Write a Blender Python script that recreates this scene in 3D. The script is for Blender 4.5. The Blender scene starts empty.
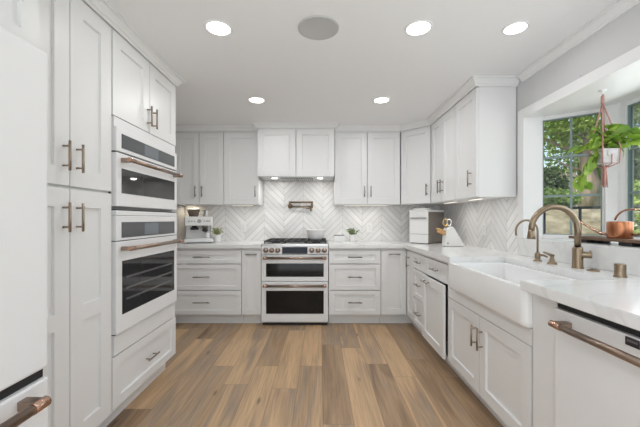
import bpy, bmesh, math, random
from mathutils import Vector as V, Matrix
random.seed(7)
S = bpy.context.scene
COL = S.collection
PI = math.pi
ZAX = V((0, 0, 1))
H = 1.21                    # eye height
CEIL = 2.35

# ------------------------------------------------------------------ camera
cd = bpy.data.cameras.new('camera')
cd.sensor_width = 36.0
cd.lens = 325.0 / 640.0 * 36.0
cd.shift_y = 6.0 / 640.0
cd.clip_start = 0.02
cam = bpy.data.objects.new('camera', cd)
cam.location = (0, 0, H)
cam.rotation_euler = (PI / 2, 0, 0)
COL.objects.link(cam)
S.camera = cam

# ------------------------------------------------------------------ world, sun, daylight, fill lamps, exposure
S.view_settings.view_transform = 'Standard'
S.view_settings.look = 'None'
S.view_settings.gamma = 1.0
S.view_settings.use_curve_mapping = False
S.view_settings.exposure = 0.16
w = bpy.data.worlds.new('world')
S.world = w
w.use_nodes = True
nt = w.node_tree
nt.nodes.clear()
wo = nt.nodes.new('ShaderNodeOutputWorld')
bg = nt.nodes.new('ShaderNodeBackground')
sky = nt.nodes.new('ShaderNodeTexSky')
sky.sky_type = 'NISHITA'
sky.sun_disc = False
sky.sun_elevation = math.radians(48)
sky.sun_rotation = math.radians(250)
sky.air_density = 1.3
sky.dust_density = 3.0
nt.links.new(sky.outputs[0], bg.inputs[0])
bg.inputs[1].default_value = 0.22
nt.links.new(bg.outputs[0], wo.inputs[0])


def light(name, kind, loc, energy, color=(1, 1, 1), target=None, **kw):
    d = bpy.data.lights.new(name, kind)
    d.energy = energy
    d.color = color
    for k, v in kw.items():
        setattr(d, k, v)
    o = bpy.data.objects.new(name, d)
    o.location = loc
    if target is not None:
        o.rotation_euler = (V(target) - V(loc)).to_track_quat('-Z', 'Y').to_euler()
    COL.objects.link(o)
    return o


light('sun', 'SUN', (-5, 0, 10), 4.0, (1, .95, .86), target=(-5 + 6, 2.2, 10 - 7.5), angle=.01)
# fill lamp added at an unseen rear door for flat light; bay daylight below
light('rear_fill', 'AREA', (-.1, -3.40, 1.15), 31, (.87, .94, 1.0), target=(-.1, 0, 2.0),
      shape='RECTANGLE', size=3.0, size_y=2.1)
# fill lamp added on the floor behind the camera to brighten the ceiling
light('ceiling_fill', 'AREA', (-.1, -1.75, .03), 76, (.87, .94, 1.0), target=(-.1, -1.74, 3),
      shape='RECTANGLE', size=3.0, size_y=3.0)
light('bay_daylight', 'AREA', (2.0, 1.40, 1.53), 7, (.93, .97, 1.0), target=(0, 1.40, 1.30),
      shape='RECTANGLE', size=1.5, size_y=.8)
DOWNLIGHT_W = 5.0
LENS_E = 6.0


# ------------------------------------------------------------------ materials
def mat(name, base, rough=.5, metal=0.0, noise=None, bump=0.0, bscale=60, spec=.5, coat=0.0, stretch=None):
    m = bpy.data.materials.new(name)
    m.use_nodes = True
    n = m.node_tree.nodes
    L = m.node_tree.links
    p = n['Principled BSDF']
    p.inputs['Base Color'].default_value = (*base, 1)
    p.inputs['Roughness'].default_value = rough
    p.inputs['Metallic'].default_value = metal
    p.inputs['Specular IOR Level'].default_value = spec
    p.inputs['Coat Weight'].default_value = coat
    tc = n.new('ShaderNodeTexCoord')
    mp = n.new('ShaderNodeMapping')
    if stretch:
        mp.inputs['Scale'].default_value = stretch
    L.new(tc.outputs['Object'], mp.inputs[0])
    nz = n.new('ShaderNodeTexNoise')
    nz.inputs['Scale'].default_value = bscale
    nz.inputs['Detail'].default_value = 4
    L.new(mp.outputs[0], nz.inputs['Vector'])
    if noise:
        r = n.new('ShaderNodeValToRGB')
        r.color_ramp.elements[0].position = .3
        r.color_ramp.elements[1].position = .7
        r.color_ramp.elements[0].color = (*base, 1)
        r.color_ramp.elements[1].color = (*noise, 1)
        L.new(nz.outputs['Fac'], r.inputs[0])
        L.new(r.outputs[0], p.inputs['Base Color'])
    if bump:
        b = n.new('ShaderNodeBump')
        b.inputs['Strength'].default_value = bump
        b.inputs['Distance'].default_value = .002
        L.new(nz.outputs['Fac'], b.inputs['Height'])
        L.new(b.outputs[0], p.inputs['Normal'])
    return m


def emat(name, color, strength):
    m = bpy.data.materials.new(name)
    m.use_nodes = True
    p = m.node_tree.nodes['Principled BSDF']
    p.inputs['Base Color'].default_value = (*color, 1)
    p.inputs['Emission Color'].default_value = (*color, 1)
    p.inputs['Emission Strength'].default_value = strength
    return m


def math_node(nt, op, a=None, b=None):
    n = nt.nodes.new('ShaderNodeMath')
    n.operation = op
    for i, x in enumerate((a, b)):
        if x is None:
            continue
        if isinstance(x, (int, float)):
            n.inputs[i].default_value = x
        else:
            nt.links.new(x, n.inputs[i])
    return n.outputs[0]


def chevron_mat(name, axis, phase, half=.2595, per=.085):
    """Chevron tiles: zig-zag rows of slanted tiles in upright columns, pale marble tones, light grout."""
    m = bpy.data.materials.new(name)
    m.use_nodes = True
    t = m.node_tree
    p = t.nodes['Principled BSDF']
    g = t.nodes.new('ShaderNodeNewGeometry')
    s = t.nodes.new('ShaderNodeSeparateXYZ')
    t.links.new(g.outputs['Position'], s.inputs[0])
    u = math_node(t, 'SUBTRACT', s.outputs[axis], phase)
    z = s.outputs[2]
    un = math_node(t, 'DIVIDE', u, half)
    colid = math_node(t, 'FLOOR', un)
    cf = math_node(t, 'FRACT', un)
    pp = math_node(t, 'PINGPONG', u, half)
    tt = math_node(t, 'DIVIDE', math_node(t, 'SUBTRACT', z, pp), per)
    row = math_node(t, 'FLOOR', tt)
    rf = math_node(t, 'FRACT', tt)
    d1 = math_node(t, 'MULTIPLY', math_node(t, 'PINGPONG', rf, .5), per * .7071)
    d2 = math_node(t, 'MULTIPLY', math_node(t, 'PINGPONG', cf, .5), half)
    d = math_node(t, 'MINIMUM', d1, math_node(t, 'ADD', d2, .0012))
    mr = t.nodes.new('ShaderNodeMapRange')
    mr.inputs['From Min'].default_value = .0012
    mr.inputs['From Max'].default_value = .0036
    t.links.new(d, mr.inputs['Value'])
    cb = t.nodes.new('ShaderNodeCombineXYZ')
    t.links.new(colid, cb.inputs[0])
    t.links.new(row, cb.inputs[1])
    wn = t.nodes.new('ShaderNodeTexWhiteNoise')
    wn.noise_dimensions = '2D'
    t.links.new(cb.outputs[0], wn.inputs['Vector'])
    nz = t.nodes.new('ShaderNodeTexNoise')
    nz.inputs['Scale'].default_value = 9
    nz.inputs['Detail'].default_value = 5
    t.links.new(g.outputs['Position'], nz.inputs['Vector'])
    mixv = math_node(t, 'ADD', math_node(t, 'MULTIPLY', wn.outputs['Value'], .6),
                     math_node(t, 'MULTIPLY', nz.outputs['Fac'], .5))
    r = t.nodes.new('ShaderNodeValToRGB')
    r.color_ramp.elements[0].position = .15
    r.color_ramp.elements[1].position = .85
    r.color_ramp.elements[0].color = (.70, .695, .685, 1)
    r.color_ramp.elements[1].color = (.87, .868, .86, 1)
    t.links.new(mixv, r.inputs[0])
    mx = t.nodes.new('ShaderNodeMixRGB')
    mx.inputs[1].default_value = (.50, .49, .48, 1)
    t.links.new(mr.outputs[0], mx.inputs[0])
    t.links.new(r.outputs[0], mx.inputs[2])
    t.links.new(mx.outputs[0], p.inputs['Base Color'])
    p.inputs['Roughness'].default_value = .28
    b = t.nodes.new('ShaderNodeBump')
    b.inputs['Strength'].default_value = .6
    b.inputs['Distance'].default_value = .003
    t.links.new(mr.outputs[0], b.inputs['Height'])
    t.links.new(b.outputs[0], p.inputs['Normal'])
    return m


def plank_mat():
    m = bpy.data.materials.new('plank_floor')
    m.use_nodes = True
    t = m.node_tree
    p = t.nodes['Principled BSDF']
    g = t.nodes.new('ShaderNodeNewGeometry')
    s = t.nodes.new('ShaderNodeSeparateXYZ')
    t.links.new(g.outputs['Position'], s.inputs[0])
    un = math_node(t, 'DIVIDE', math_node(t, 'ADD', s.outputs[0], 5.078), .182)
    i = math_node(t, 'FLOOR', un)
    uf = math_node(t, 'FRACT', un)
    w1 = t.nodes.new('ShaderNodeTexWhiteNoise')
    w1.noise_dimensions = '1D'
    t.links.new(i, w1.inputs['W'])
    vn = math_node(t, 'ADD', math_node(t, 'DIVIDE', s.outputs[1], 1.22), math_node(t, 'MULTIPLY', w1.outputs['Value'], 7.3))
    j = math_node(t, 'FLOOR', vn)
    vf = math_node(t, 'FRACT', vn)
    cb = t.nodes.new('ShaderNodeCombineXYZ')
    t.links.new(i, cb.inputs[0])
    t.links.new(j, cb.inputs[1])
    wn = t.nodes.new('ShaderNodeTexWhiteNoise')
    wn.noise_dimensions = '2D'
    t.links.new(cb.outputs[0], wn.inputs['Vector'])
    # grain stretched along the plank, shifted per plank
    off = t.nodes.new('ShaderNodeVectorMath')
    off.operation = 'MULTIPLY_ADD'
    t.links.new(wn.outputs['Color'], off.inputs[0])
    off.inputs[1].default_value = (13, 17, 5)
    t.links.new(g.outputs['Position'], off.inputs[2])

    def grain(sc, detail, dist=0.0):
        mp = t.nodes.new('ShaderNodeMapping')
        mp.inputs['Scale'].default_value = sc
        t.links.new(off.outputs[0], mp.inputs[0])
        nz = t.nodes.new('ShaderNodeTexNoise')
        nz.inputs['Scale'].default_value = 1
        nz.inputs['Detail'].default_value = detail
        nz.inputs['Distortion'].default_value = dist
        t.links.new(mp.outputs[0], nz.inputs['Vector'])
        return nz.outputs['Fac']
    broad = grain((8, .75, 1), 3, 1.2)
    fine = grain((110, 3.2, 1), 4, .2)
    tone = math_node(t, 'ADD', math_node(t, 'MULTIPLY', wn.outputs['Value'], .54),
                     math_node(t, 'MULTIPLY', broad, .80))
    r = t.nodes.new('ShaderNodeValToRGB')
    cr = r.color_ramp
    cr.elements[0].position = .24
    cr.elements[1].position = .94
    cr.elements[0].color = (.115, .078, .054, 1)
    cr.elements[1].color = (.60, .40, .23, 1)
    for pos, c in ((.36, (.20, .134, .086)), (.48, (.32, .210, .127)), (.60, (.43, .288, .172)), (.70, (.34, .250, .178)), (.82, (.50, .335, .197))):
        e = cr.elements.new(pos)
        e.color = (*c, 1)
    t.links.new(tone, r.inputs[0])
    # fine dark streaks
    fr = t.nodes.new('ShaderNodeMapRange')
    fr.inputs['From Min'].default_value = .32
    fr.inputs['From Max'].default_value = .66
    fr.inputs['To Min'].default_value = .82
    fr.inputs['To Max'].default_value = 1.10
    t.links.new(fine, fr.inputs['Value'])
    mul = t.nodes.new('ShaderNodeVectorMath')
    mul.operation = 'SCALE'
    t.links.new(r.outputs[0], mul.inputs[0])
    t.links.new(fr.outputs[0], mul.inputs['Scale'])
    # knots
    mpk = t.nodes.new('ShaderNodeMapping')
    mpk.inputs['Scale'].default_value = (5.5, 1.6, 1)
    t.links.new(off.outputs[0], mpk.inputs[0])
    vo = t.nodes.new('ShaderNodeTexVoronoi')
    vo.inputs['Scale'].default_value = 1
    t.links.new(mpk.outputs[0], vo.inputs['Vector'])
    kr = t.nodes.new('ShaderNodeMapRange')
    kr.inputs['From Min'].default_value = .03
    kr.inputs['From Max'].default_value = .09
    kr.inputs['To Min'].default_value = .45
    t.links.new(vo.outputs['Distance'], kr.inputs['Value'])
    mul2 = t.nodes.new('ShaderNodeVectorMath')
    mul2.operation = 'SCALE'
    t.links.new(mul.outputs[0], mul2.inputs[0])
    t.links.new(kr.outputs[0], mul2.inputs['Scale'])
    d1 = math_node(t, 'MULTIPLY', math_node(t, 'PINGPONG', uf, .5), .182)
    d2 = math_node(t, 'MULTIPLY', math_node(t, 'PINGPONG', vf, .5), 1.22)
    d = math_node(t, 'MINIMUM', d1, d2)
    sm = t.nodes.new('ShaderNodeMapRange')
    sm.inputs['From Min'].default_value = .0008
    sm.inputs['From Max'].default_value = .003
    sm.inputs['To Min'].default_value = .62
    t.links.new(d, sm.inputs['Value'])
    mul3 = t.nodes.new('ShaderNodeVectorMath')
    mul3.operation = 'SCALE'
    t.links.new(mul2.outputs[0], mul3.inputs[0])
    t.links.new(sm.outputs[0], mul3.inputs['Scale'])
    t.links.new(mul3.outputs[0], p.inputs['Base Color'])
    p.inputs['Roughness'].default_value = .42
    p.inputs['Specular IOR Level'].default_value = .4
    b = t.nodes.new('ShaderNodeBump')
    b.inputs['Strength'].default_value = .25
    b.inputs['Distance'].default_value = .002
    t.links.new(math_node(t, 'ADD', sm.outputs[0], math_node(t, 'MULTIPLY', fine, .3)), b.inputs['Height'])
    t.links.new(b.outputs[0], p.inputs['Normal'])
    return m


def quartz_mat():
    m = bpy.data.materials.new('quartz')
    m.use_nodes = True
    t = m.node_tree
    p = t.nodes['Principled BSDF']
    g = t.nodes.new('ShaderNodeNewGeometry')
    nz = t.nodes.new('ShaderNodeTexNoise')
    nz.inputs['Scale'].default_value = 1.7
    nz.inputs['Detail'].default_value = 6
    nz.inputs['Distortion'].default_value = 1.6
    t.links.new(g.outputs['Position'], nz.inputs['Vector'])
    a = math_node(t, 'ABSOLUTE', math_node(t, 'SUBTRACT', nz.outputs['Fac'], .5))
    r = t.nodes.new('ShaderNodeValToRGB')
    r.color_ramp.elements[0].position = 0
    r.color_ramp.elements[1].position = .035
    r.color_ramp.elements[0].color = (.73, .727, .72, 1)
    r.color_ramp.elements[1].color = (.80, .80, .795, 1)
    t.links.new(a, r.inputs[0])
    t.links.new(r.outputs[0], p.inputs['Base Color'])
    p.inputs['Roughness'].default_value = .16
    return m


def glass_mat(name, tint=(1, 1, 1)):
    m = bpy.data.materials.new(name)
    m.use_nodes = True
    t = m.node_tree
    t.nodes.clear()
    o = t.nodes.new('ShaderNodeOutputMaterial')
    mx = t.nodes.new('ShaderNodeMixShader')
    tr = t.nodes.new('ShaderNodeBsdfTransparent')
    tr.inputs[0].default_value = (*tint, 1)
    gl = t.nodes.new('ShaderNodeBsdfGlossy')
    gl.inputs['Roughness'].default_value = .02
    f = t.nodes.new('ShaderNodeFresnel')
    f.inputs[0].default_value = 1.35
    t.links.new(f.outputs[0], mx.inputs[0])
    t.links.new(tr.outputs[0], mx.inputs[1])
    t.links.new(gl.outputs[0], mx.inputs[2])
    t.links.new(mx.outputs[0], o.inputs[0])
    return m


def leaf_mat(name, a, b, scale=14, trans=.25):
    m = mat(name, a, .5, noise=b, bscale=scale)
    p = m.node_tree.nodes['Principled BSDF']
    t = m.node_tree
    tl = t.nodes.new('ShaderNodeBsdfTranslucent')
    r = [n for n in t.nodes if n.type == 'VALTORGB'][0]
    t.links.new(r.outputs[0], tl.inputs[0])
    mx = t.nodes.new('ShaderNodeMixShader')
    mx.inputs[0].default_value = trans
    o = [n for n in t.nodes if n.type == 'OUTPUT_MATERIAL'][0]
    t.links.new(p.outputs[0], mx.inputs[1])
    t.links.new(tl.outputs[0], mx.inputs[2])
    t.links.new(mx.outputs[0], o.inputs[0])
    return m


WHITE = mat('cabinet_white', (.79, .79, .785), .38, bump=.03, bscale=300)
APPL = mat('appliance_white', (.80, .80, .80), .42)
TRIMW = mat('trim_white', (.82, .82, .815), .4)
CEILM = mat('ceiling_paint', (.86, .86, .86), .8, bump=.15, bscale=90)
WALLM = mat('wall_paint', (.63, .63, .63), .75, bump=.1, bscale=120)
QUARTZ = quartz_mat()
FLOORM = plank_mat()
TILEB = chevron_mat('chevron_tile_back', 0, -.479)
TILER = chevron_mat('chevron_tile_side', 1, 4.32)
BRONZE = mat('brushed_bronze', (.36, .29, .225), .32, 1.0, bump=.05, bscale=200, stretch=(1, 1, 12))
COPPER = mat('brushed_copper', (.34, .26, .21), .33, 1.0, bump=.05, bscale=150)
COPPERB = mat('bright_copper', (.47, .305, .225), .25, 1.0)
CANCOP = mat('watering_can_copper', (.56, .24, .125), .28, 1.0, noise=(.32, .125, .06), bscale=45, stretch=(1, 1, .02))
FAUCET = mat('champagne_bronze', (.28, .215, .148), .30, 1.0, bump=.03, bscale=200)
GREYMETAL = mat('brushed_grey_metal', (.27, .245, .22), .32, 1.0)  # most pulls: same bronze, grey reflections put into its colour; also espresso group head
STEEL = mat('stainless_steel', (.55, .55, .54), .28, 1.0, bump=.04, bscale=120, stretch=(1, 30, 30))
BLACKG = mat('black_glass', (.012, .011, .010), .08, 0, spec=.2)
OVENG = mat('oven_glass', (.035, .036, .037), .05, 0)
PANELG = mat('panel_glass', (.085, .09, .095), .08, 0)
DISPG = mat('display_glass', (.012, .016, .026), .1, 0, spec=.25)
DARK = mat('dark_gap', (.015, .015, .016), .6)
IRON = mat('cast_iron', (.022, .022, .023), .5, 0, bump=.2, bscale=200)
PORC = mat('fireclay', (.82, .82, .815), .14)
CERAM = mat('white_ceramic', (.80, .80, .795), .3)
PLAST = mat('white_plastic', (.82, .82, .81), .45)
TAUPE = mat('taupe_side', (.235, .205, .185), .5)
GREYP = mat('grey_plastic', (.34, .34, .34), .5)
SCREEN = mat('speaker_grille', (.52, .52, .515), .7, bump=.5, bscale=500)
WOODL = mat('light_wood', (.50, .28, .10), .5, noise=(.60, .37, .16), bscale=25)
WOODD = mat('dark_wood', (.10, .055, .032), .45, noise=(.19, .11, .065), bscale=18, stretch=(12, 1, 12))
GOLD = mat('brass_gold', (.70, .50, .22), .3, 1.0)
LENS = emat('downlight_lens', (1, .97, .93), LENS_E)
HOODL = emat('hood_lamp_lens', (1, .97, .93), 4)
UNDERL = emat('under_cabinet_lens', (1, .91, .78), 1.2)
GLASS = glass_mat('window_glass', (.96, .98, .97))
MUNTIN = mat('muntin_grey_green', (.22, .29, .29), .5)
ROPE = mat('pink_rope', (.52, .29, .25), .9, noise=(.40, .20, .17), bscale=160)
POTGREY = mat('whitewashed_pot', (.60, .575, .57), .7, noise=(.46, .44, .44), bscale=25)
SOIL = mat('soil', (.04, .028, .02), .95)
POTHOS = leaf_mat('pothos_leaf', (.15, .30, .03), (.38, .52, .08), 16, .3)
POTHOSD = leaf_mat('pothos_leaf_dark', (.10, .22, .025), (.27, .42, .06), 16, .25)
SUCC = leaf_mat('succulent_leaf', (.16, .21, .06), (.36, .36, .14), 30, .1)
SUCC2 = leaf_mat('herb_leaf', (.09, .16, .06), (.22, .28, .10), 30, .1)
STEMM = mat('stem', (.10, .07, .03), .8)
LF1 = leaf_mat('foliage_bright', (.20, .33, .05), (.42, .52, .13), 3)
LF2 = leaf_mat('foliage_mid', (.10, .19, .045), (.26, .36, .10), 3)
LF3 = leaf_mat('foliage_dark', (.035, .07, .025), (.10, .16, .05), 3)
BARK = mat('bark', (.20, .155, .12), .9, noise=(.34, .28, .23), bscale=14, bump=.6, stretch=(1, 1, .25))
STONE = mat('garden_stone', (.20, .175, .125), .9, noise=(.46, .41, .31), bscale=7, bump=.8, stretch=(1, 1, 2.6))
GRASS = mat('lawn', (.13, .20, .05), .95, noise=(.28, .33, .10), bscale=6, bump=.6)
RAILM = mat('black_rail', (.03, .032, .03), .5)
FENCEM = mat('fence_wood', (.26, .22, .19), .85, noise=(.36, .31, .27), bscale=10, stretch=(8, 8, .6))
BLOOM = mat('pale_blossom', (.80, .78, .72), .7)


# ------------------------------------------------------------------ mesh helpers
class Fr:
    """A vertical working plane: a along it, b up, c out of it towards the room."""
    def __init__(s, o, u, n):
        s.o, s.u, s.n = V(o), V(u).normalized(), V(n).normalized()

    def __call__(s, a, b, c=0.0):
        return s.o + s.u * a + ZAX * b + s.n * c

    def off(s, c):
        return Fr(s.o + s.n * c, s.u, s.n)


WORLD = Fr((0, 0, 0), (1, 0, 0), (0, 1, 0))      # a=x, b=z, c=y


class MB:
    def __init__(s):
        s.bm = bmesh.new()

    def add(s, pts, faces, smooth=False):
        vs = [s.bm.verts.new(p) for p in pts]
        out = []
        for f in faces:
            try:
                q = s.bm.faces.new([vs[i] for i in f])
                q.smooth = smooth
                out.append(q)
            except ValueError:
                pass
        return vs, out

    def box(s, fr, a0, a1, b0, b1, c0, c1, bev=0.0, seg=2):
        pts = [fr(a, b, c) for c in (c0, c1) for b in (b0, b1) for a in (a0, a1)]
        t = bmesh.new()
        vs = [t.verts.new(p) for p in pts]
        for f in ((0, 1, 3, 2), (4, 5, 7, 6), (0, 1, 5, 4), (2, 3, 7, 6), (0, 2, 6, 4), (1, 3, 7, 5)):
            t.faces.new([vs[i] for i in f])
        bmesh.ops.recalc_face_normals(t, faces=t.faces)
        if bev:
            bmesh.ops.bevel(t, geom=t.edges[:], offset=bev, segments=seg, affect='EDGES', profile=.5)
        s.merge(t)
        return s

    def merge(s, t):
        me = bpy.data.meshes.new('tmp')
        t.to_mesh(me)
        t.free()
        s.bm.from_mesh(me)
        bpy.data.meshes.remove(me)

    def wbox(s, x0, x1, y0, y1, z0, z1, bev=0.0, seg=2):
        return s.box(WORLD, x0, x1, z0, z1, y0, y1, bev, seg)

    def tube(s, pts, r, n=10, cap=True, closed=False):
        pts = [V(p) for p in pts]
        rs = r if isinstance(r, (list, tuple)) else [r] * len(pts)
        k = len(pts)
        rings = []
        t0 = None
        nrm = None
        for i, p in enumerate(pts):
            if closed:
                t = (pts[(i + 1) % k] - pts[i - 1]).normalized()
            else:
                t = (pts[min(i + 1, k - 1)] - pts[max(i - 1, 0)]).normalized()
            if nrm is None:
                nrm = t.orthogonal().normalized()
            else:
                ax = t0.cross(t)
                if ax.length > 1e-6:
                    nrm = Matrix.Rotation(t0.angle(t), 3, ax.normalized()) @ nrm
                nrm = (nrm - t * nrm.dot(t)).normalized()
            b = t.cross(nrm)
            rings.append([s.bm.verts.new(p + (nrm * math.cos(2 * PI * j / n) + b * math.sin(2 * PI * j / n)) * rs[i]) for j in range(n)])
            t0 = t
        rng = range(k if closed else k - 1)
        for i in rng:
            A, B = rings[i], rings[(i + 1) % k]
            for j in range(n):
                f = s.bm.faces.new((A[j], A[(j + 1) % n], B[(j + 1) % n], B[j]))
                f.smooth = True
        if cap and not closed:
            s.bm.faces.new(rings[0][::-1])
            s.bm.faces.new(rings[-1])
        return s

    def lathe(s, c, prof, n=28, axis=(0, 0, 1), sx=1.0, sy=1.0):
        """prof: list of (radius, height) about axis through c."""
        ax = V(axis).normalized()
        q = ax.to_track_quat('Z', 'Y').to_matrix()
        c = V(c)
        rings = []
        for r, h in prof:
            if r < 1e-6:
                rings.append([s.bm.verts.new(c + ax * h)])
            else:
                rings.append([s.bm.verts.new(c + q @ V((math.cos(2 * PI * j / n) * r * sx, math.sin(2 * PI * j / n) * r * sy, h))) for j in range(n)])
        for A, B in zip(rings, rings[1:]):
            for j in range(n):
                j2 = (j + 1) % n
                if len(A) == 1 and len(B) == 1:
                    continue
                if len(A) == 1:
                    f = s.bm.faces.new((A[0], B[j2], B[j]))
                elif len(B) == 1:
                    f = s.bm.faces.new((A[j], A[j2], B[0]))
                else:
                    f = s.bm.faces.new((A[j], A[j2], B[j2], B[j]))
                f.smooth = True
        return s

    def prism(s, poly, ext, bev=0.0):
        """closed polygon (3-D points) pushed along ext."""
        t = bmesh.new()
        e = V(ext)
        a = [t.verts.new(V(p)) for p in poly]
        b = [t.verts.new(V(p) + e) for p in poly]
        t.faces.new(a)
        t.faces.new(b[::-1])
        n = len(a)
        for i in range(n):
            t.faces.new((a[i], b[i], b[(i + 1) % n], a[(i + 1) % n]))
        bmesh.ops.recalc_face_normals(t, faces=t.faces)
        if bev:
            bmesh.ops.bevel(t, geom=t.edges[:], offset=bev, segments=2, affect='EDGES')
        s.merge(t)
        return s

    def shaker(s, fr, a0, a1, b0, b1, t=.02, st=.075, rail=None, mids=(), rec=.012, ch=.0025):
        """Shaker front from c=-t to c=0 with one or more sunk panels."""
        rail = st if rail is None else rail
        q = bmesh.new()
        xs = [a0, a0 + st, a1 - st, a1]
        zs = [b0, b0 + rail]
        holes = []
        for m0, m1 in mids:
            holes.append((zs[-1], m0))
            zs += [m0, m1]
        holes.append((zs[-1], b1 - rail))
        zs += [b1 - rail, b1]
        e = .0015

        def P(a, b, c):
            return q.verts.new(fr(a, b, c))

        def quad(*p):
            q.faces.new([P(*x) for x in p])
        for i in range(3):
            for j in range(len(zs) - 1):
                x0, x1, z0, z1 = xs[i], xs[i + 1], zs[j], zs[j + 1]
                if i == 1 and (z0, z1) in holes:
                    X0, X1, Z0, Z1 = x0 + ch, x1 - ch, z0 + ch, z1 - ch
                    o = [(x0, z0), (x1, z0), (x1, z1), (x0, z1)]
                    n = [(X0, Z0), (X1, Z0), (X1, Z1), (X0, Z1)]
                    for k in range(4):
                        k2 = (k + 1) % 4
                        quad((*o[k], 0), (*o[k2], 0), (*n[k2], -rec), (*n[k], -rec))
                    quad(*[(*x, -rec) for x in n])
                else:
                    quad((x0, z0, 0), (x1, z0, 0), (x1, z1, 0), (x0, z1, 0))
        o = [(a0, b0), (a1, b0), (a1, b1), (a0, b1)]
        for k in range(4):
            k2 = (k + 1) % 4
            quad((*o[k], 0), (*o[k2], 0), (*o[k2], -t), (*o[k], -t))
        quad(*[(*x, -t) for x in o])
        bmesh.ops.remove_doubles(q, verts=q.verts[:], dist=1e-5)
        bmesh.ops.recalc_face_normals(q, faces=q.faces[:])
        s.merge(q)
        return s

    def pull(s, fr, a, b, length, vertical, r=.0058, out=.032):
        h = length / 2
        if vertical:
            s.tube([fr(a, b - h, out), fr(a, b + h, out)], r, 10)
            for k in (-1, 1):
                s.tube([fr(a, b + k * h * .66, 0.0), fr(a, b + k * h * .66, out)], r * .8, 8)
        else:
            s.tube([fr(a - h, b, out), fr(a + h, b, out)], r, 10)
            for k in (-1, 1):
                s.tube([fr(a + k * h * .66, b, 0.0), fr(a + k * h * .66, b, out)], r * .8, 8)
        return s


class Root:
    def __init__(s, o, loc):
        s.o, s.loc = o, V(loc)


def tag(o, label, cat, group=None):
    o['label'] = label
    o['category'] = cat
    if group:
        o['group'] = group


def thing(name, label, cat, loc, group=None):
    o = bpy.data.objects.new(name, None)
    o.location = loc
    o.empty_display_size = .1
    COL.objects.link(o)
    tag(o, label, cat, group)
    return Root(o, loc)


def link_mesh(name, mb, m, loc):
    me = bpy.data.meshes.new(name)
    bmesh.ops.translate(mb.bm, verts=mb.bm.verts[:], vec=-V(loc))
    bmesh.ops.recalc_face_normals(mb.bm, faces=mb.bm.faces[:])
    mb.bm.to_mesh(me)
    mb.bm.free()
    for x in (m if isinstance(m, (list, tuple)) else [m]):
        me.materials.append(x)
    o = bpy.data.objects.new(name, me)
    COL.objects.link(o)
    return o


def part(name, mb, m, parent, root=None, label=None):
    """Mesh (given in world space) as a part of a Root, or as a sub-part of a part (then root is needed)."""
    if isinstance(parent, Root):
        o = link_mesh(name, mb, m, parent.loc)
        o.parent = parent.o
    else:
        o = link_mesh(name, mb, m, root.loc)
        o.parent = parent
    if label:
        o['label'] = label
    return o


def solo(name, mb, m, label, cat, loc, group=None):
    o = link_mesh(name, mb, m, loc)
    o.location = loc
    tag(o, label, cat, group)
    return o


def struct(name, mb, m, parent=None, loc=(0, 0, 0)):
    o = link_mesh(name, mb, m, loc)
    if parent:
        o.parent = parent
    else:
        o.location = loc
        o['kind'] = 'structure'
    return o


# working planes: door faces
LF = Fr((-1.165, 0, 0), (0, 1, 0), (1, 0, 0))      # left tall run, a = y
BF = Fr((0, 3.71, 0), (1, 0, 0), (0, -1, 0))       # back base run, a = x
RF = Fr((.987, 0, 0), (0, 1, 0), (-1, 0, 0))       # right base run, a = y
UB = Fr((0, 3.99, 0), (1, 0, 0), (0, -1, 0))       # back upper run, a = x
UR = Fr((1.267, 0, 0), (0, 1, 0), (-1, 0, 0))      # right upper run, a = y
WX, WY = 1.597, 4.32                               # right wall, back wall faces
LX = -1.80                                         # left wall face

# ------------------------------------------------------------------ SETTING
struct('floor', MB().wbox(LX - .1, WX + .12, -3.6, WY + .12, -.1, 0), FLOORM)
struct('ceiling', MB().wbox(LX - .1, WX + .3, -3.6, WY + .12, CEIL, CEIL + .2), CEILM)
struct('wall_back', MB().wbox(LX - .1, WX + .12, WY, WY + .12, 0, CEIL), WALLM)
struct('wall_left', MB().wbox(LX - .1, LX, -3.6, WY, 0, CEIL), WALLM)
OY0, OY1, OZ0, OZ1 = .30, 2.52, 1.065, 2.0
wr = MB()
wr.wbox(WX, WX + .12, OY1, WY, 0, CEIL)
wr.wbox(WX, WX + .12, -3.6, OY0, 0, CEIL)
wr.wbox(WX, WX + .12, OY0, OY1, 0, OZ0 - .02)
wr.wbox(WX, WX + .12, OY0, OY1, OZ1 + .02, CEIL)
struct('wall_right', wr, WALLM)
rw = MB()
rw.wbox(LX, -1.6, -3.6, -3.5, 0, CEIL)
rw.wbox(1.4, WX, -3.6, -3.5, 0, CEIL)
rw.wbox(-1.6, 1.4, -3.6, -3.5, 2.2, CEIL)
struct('wall_rear', rw, WALLM)
# tile fields (part of the back and right walls)
tb = MB().wbox(-1.79, WX, WY - .008, WY, .93, 1.40)
tb.wbox(-.75, .178, WY - .008, WY, 1.40, 1.75)
struct('trim_1', tb, TILEB)
struct('trim_2', MB().wbox(WX - .008, WX, 2.60, WY - .008, .93, 1.42), TILER)
# patio door frame behind the camera
pdm = MB()
for x0, x1 in ((-1.6, -1.53), (-.14, -.06), (1.33, 1.4)):
    pdm.wbox(x0, x1, -3.58, -3.52, 0, 2.2)
pdm.wbox(-1.6, 1.4, -3.58, -3.52, 2.12, 2.2)
pdm.wbox(-1.6, 1.4, -3.58, -3.52, 0, .06)
d1 = struct('door_1', pdm, TRIMW)
struct('glass', MB().wbox(-1.53, 1.33, -3.555, -3.545, .06, 2.12), GLASS, d1)

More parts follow.
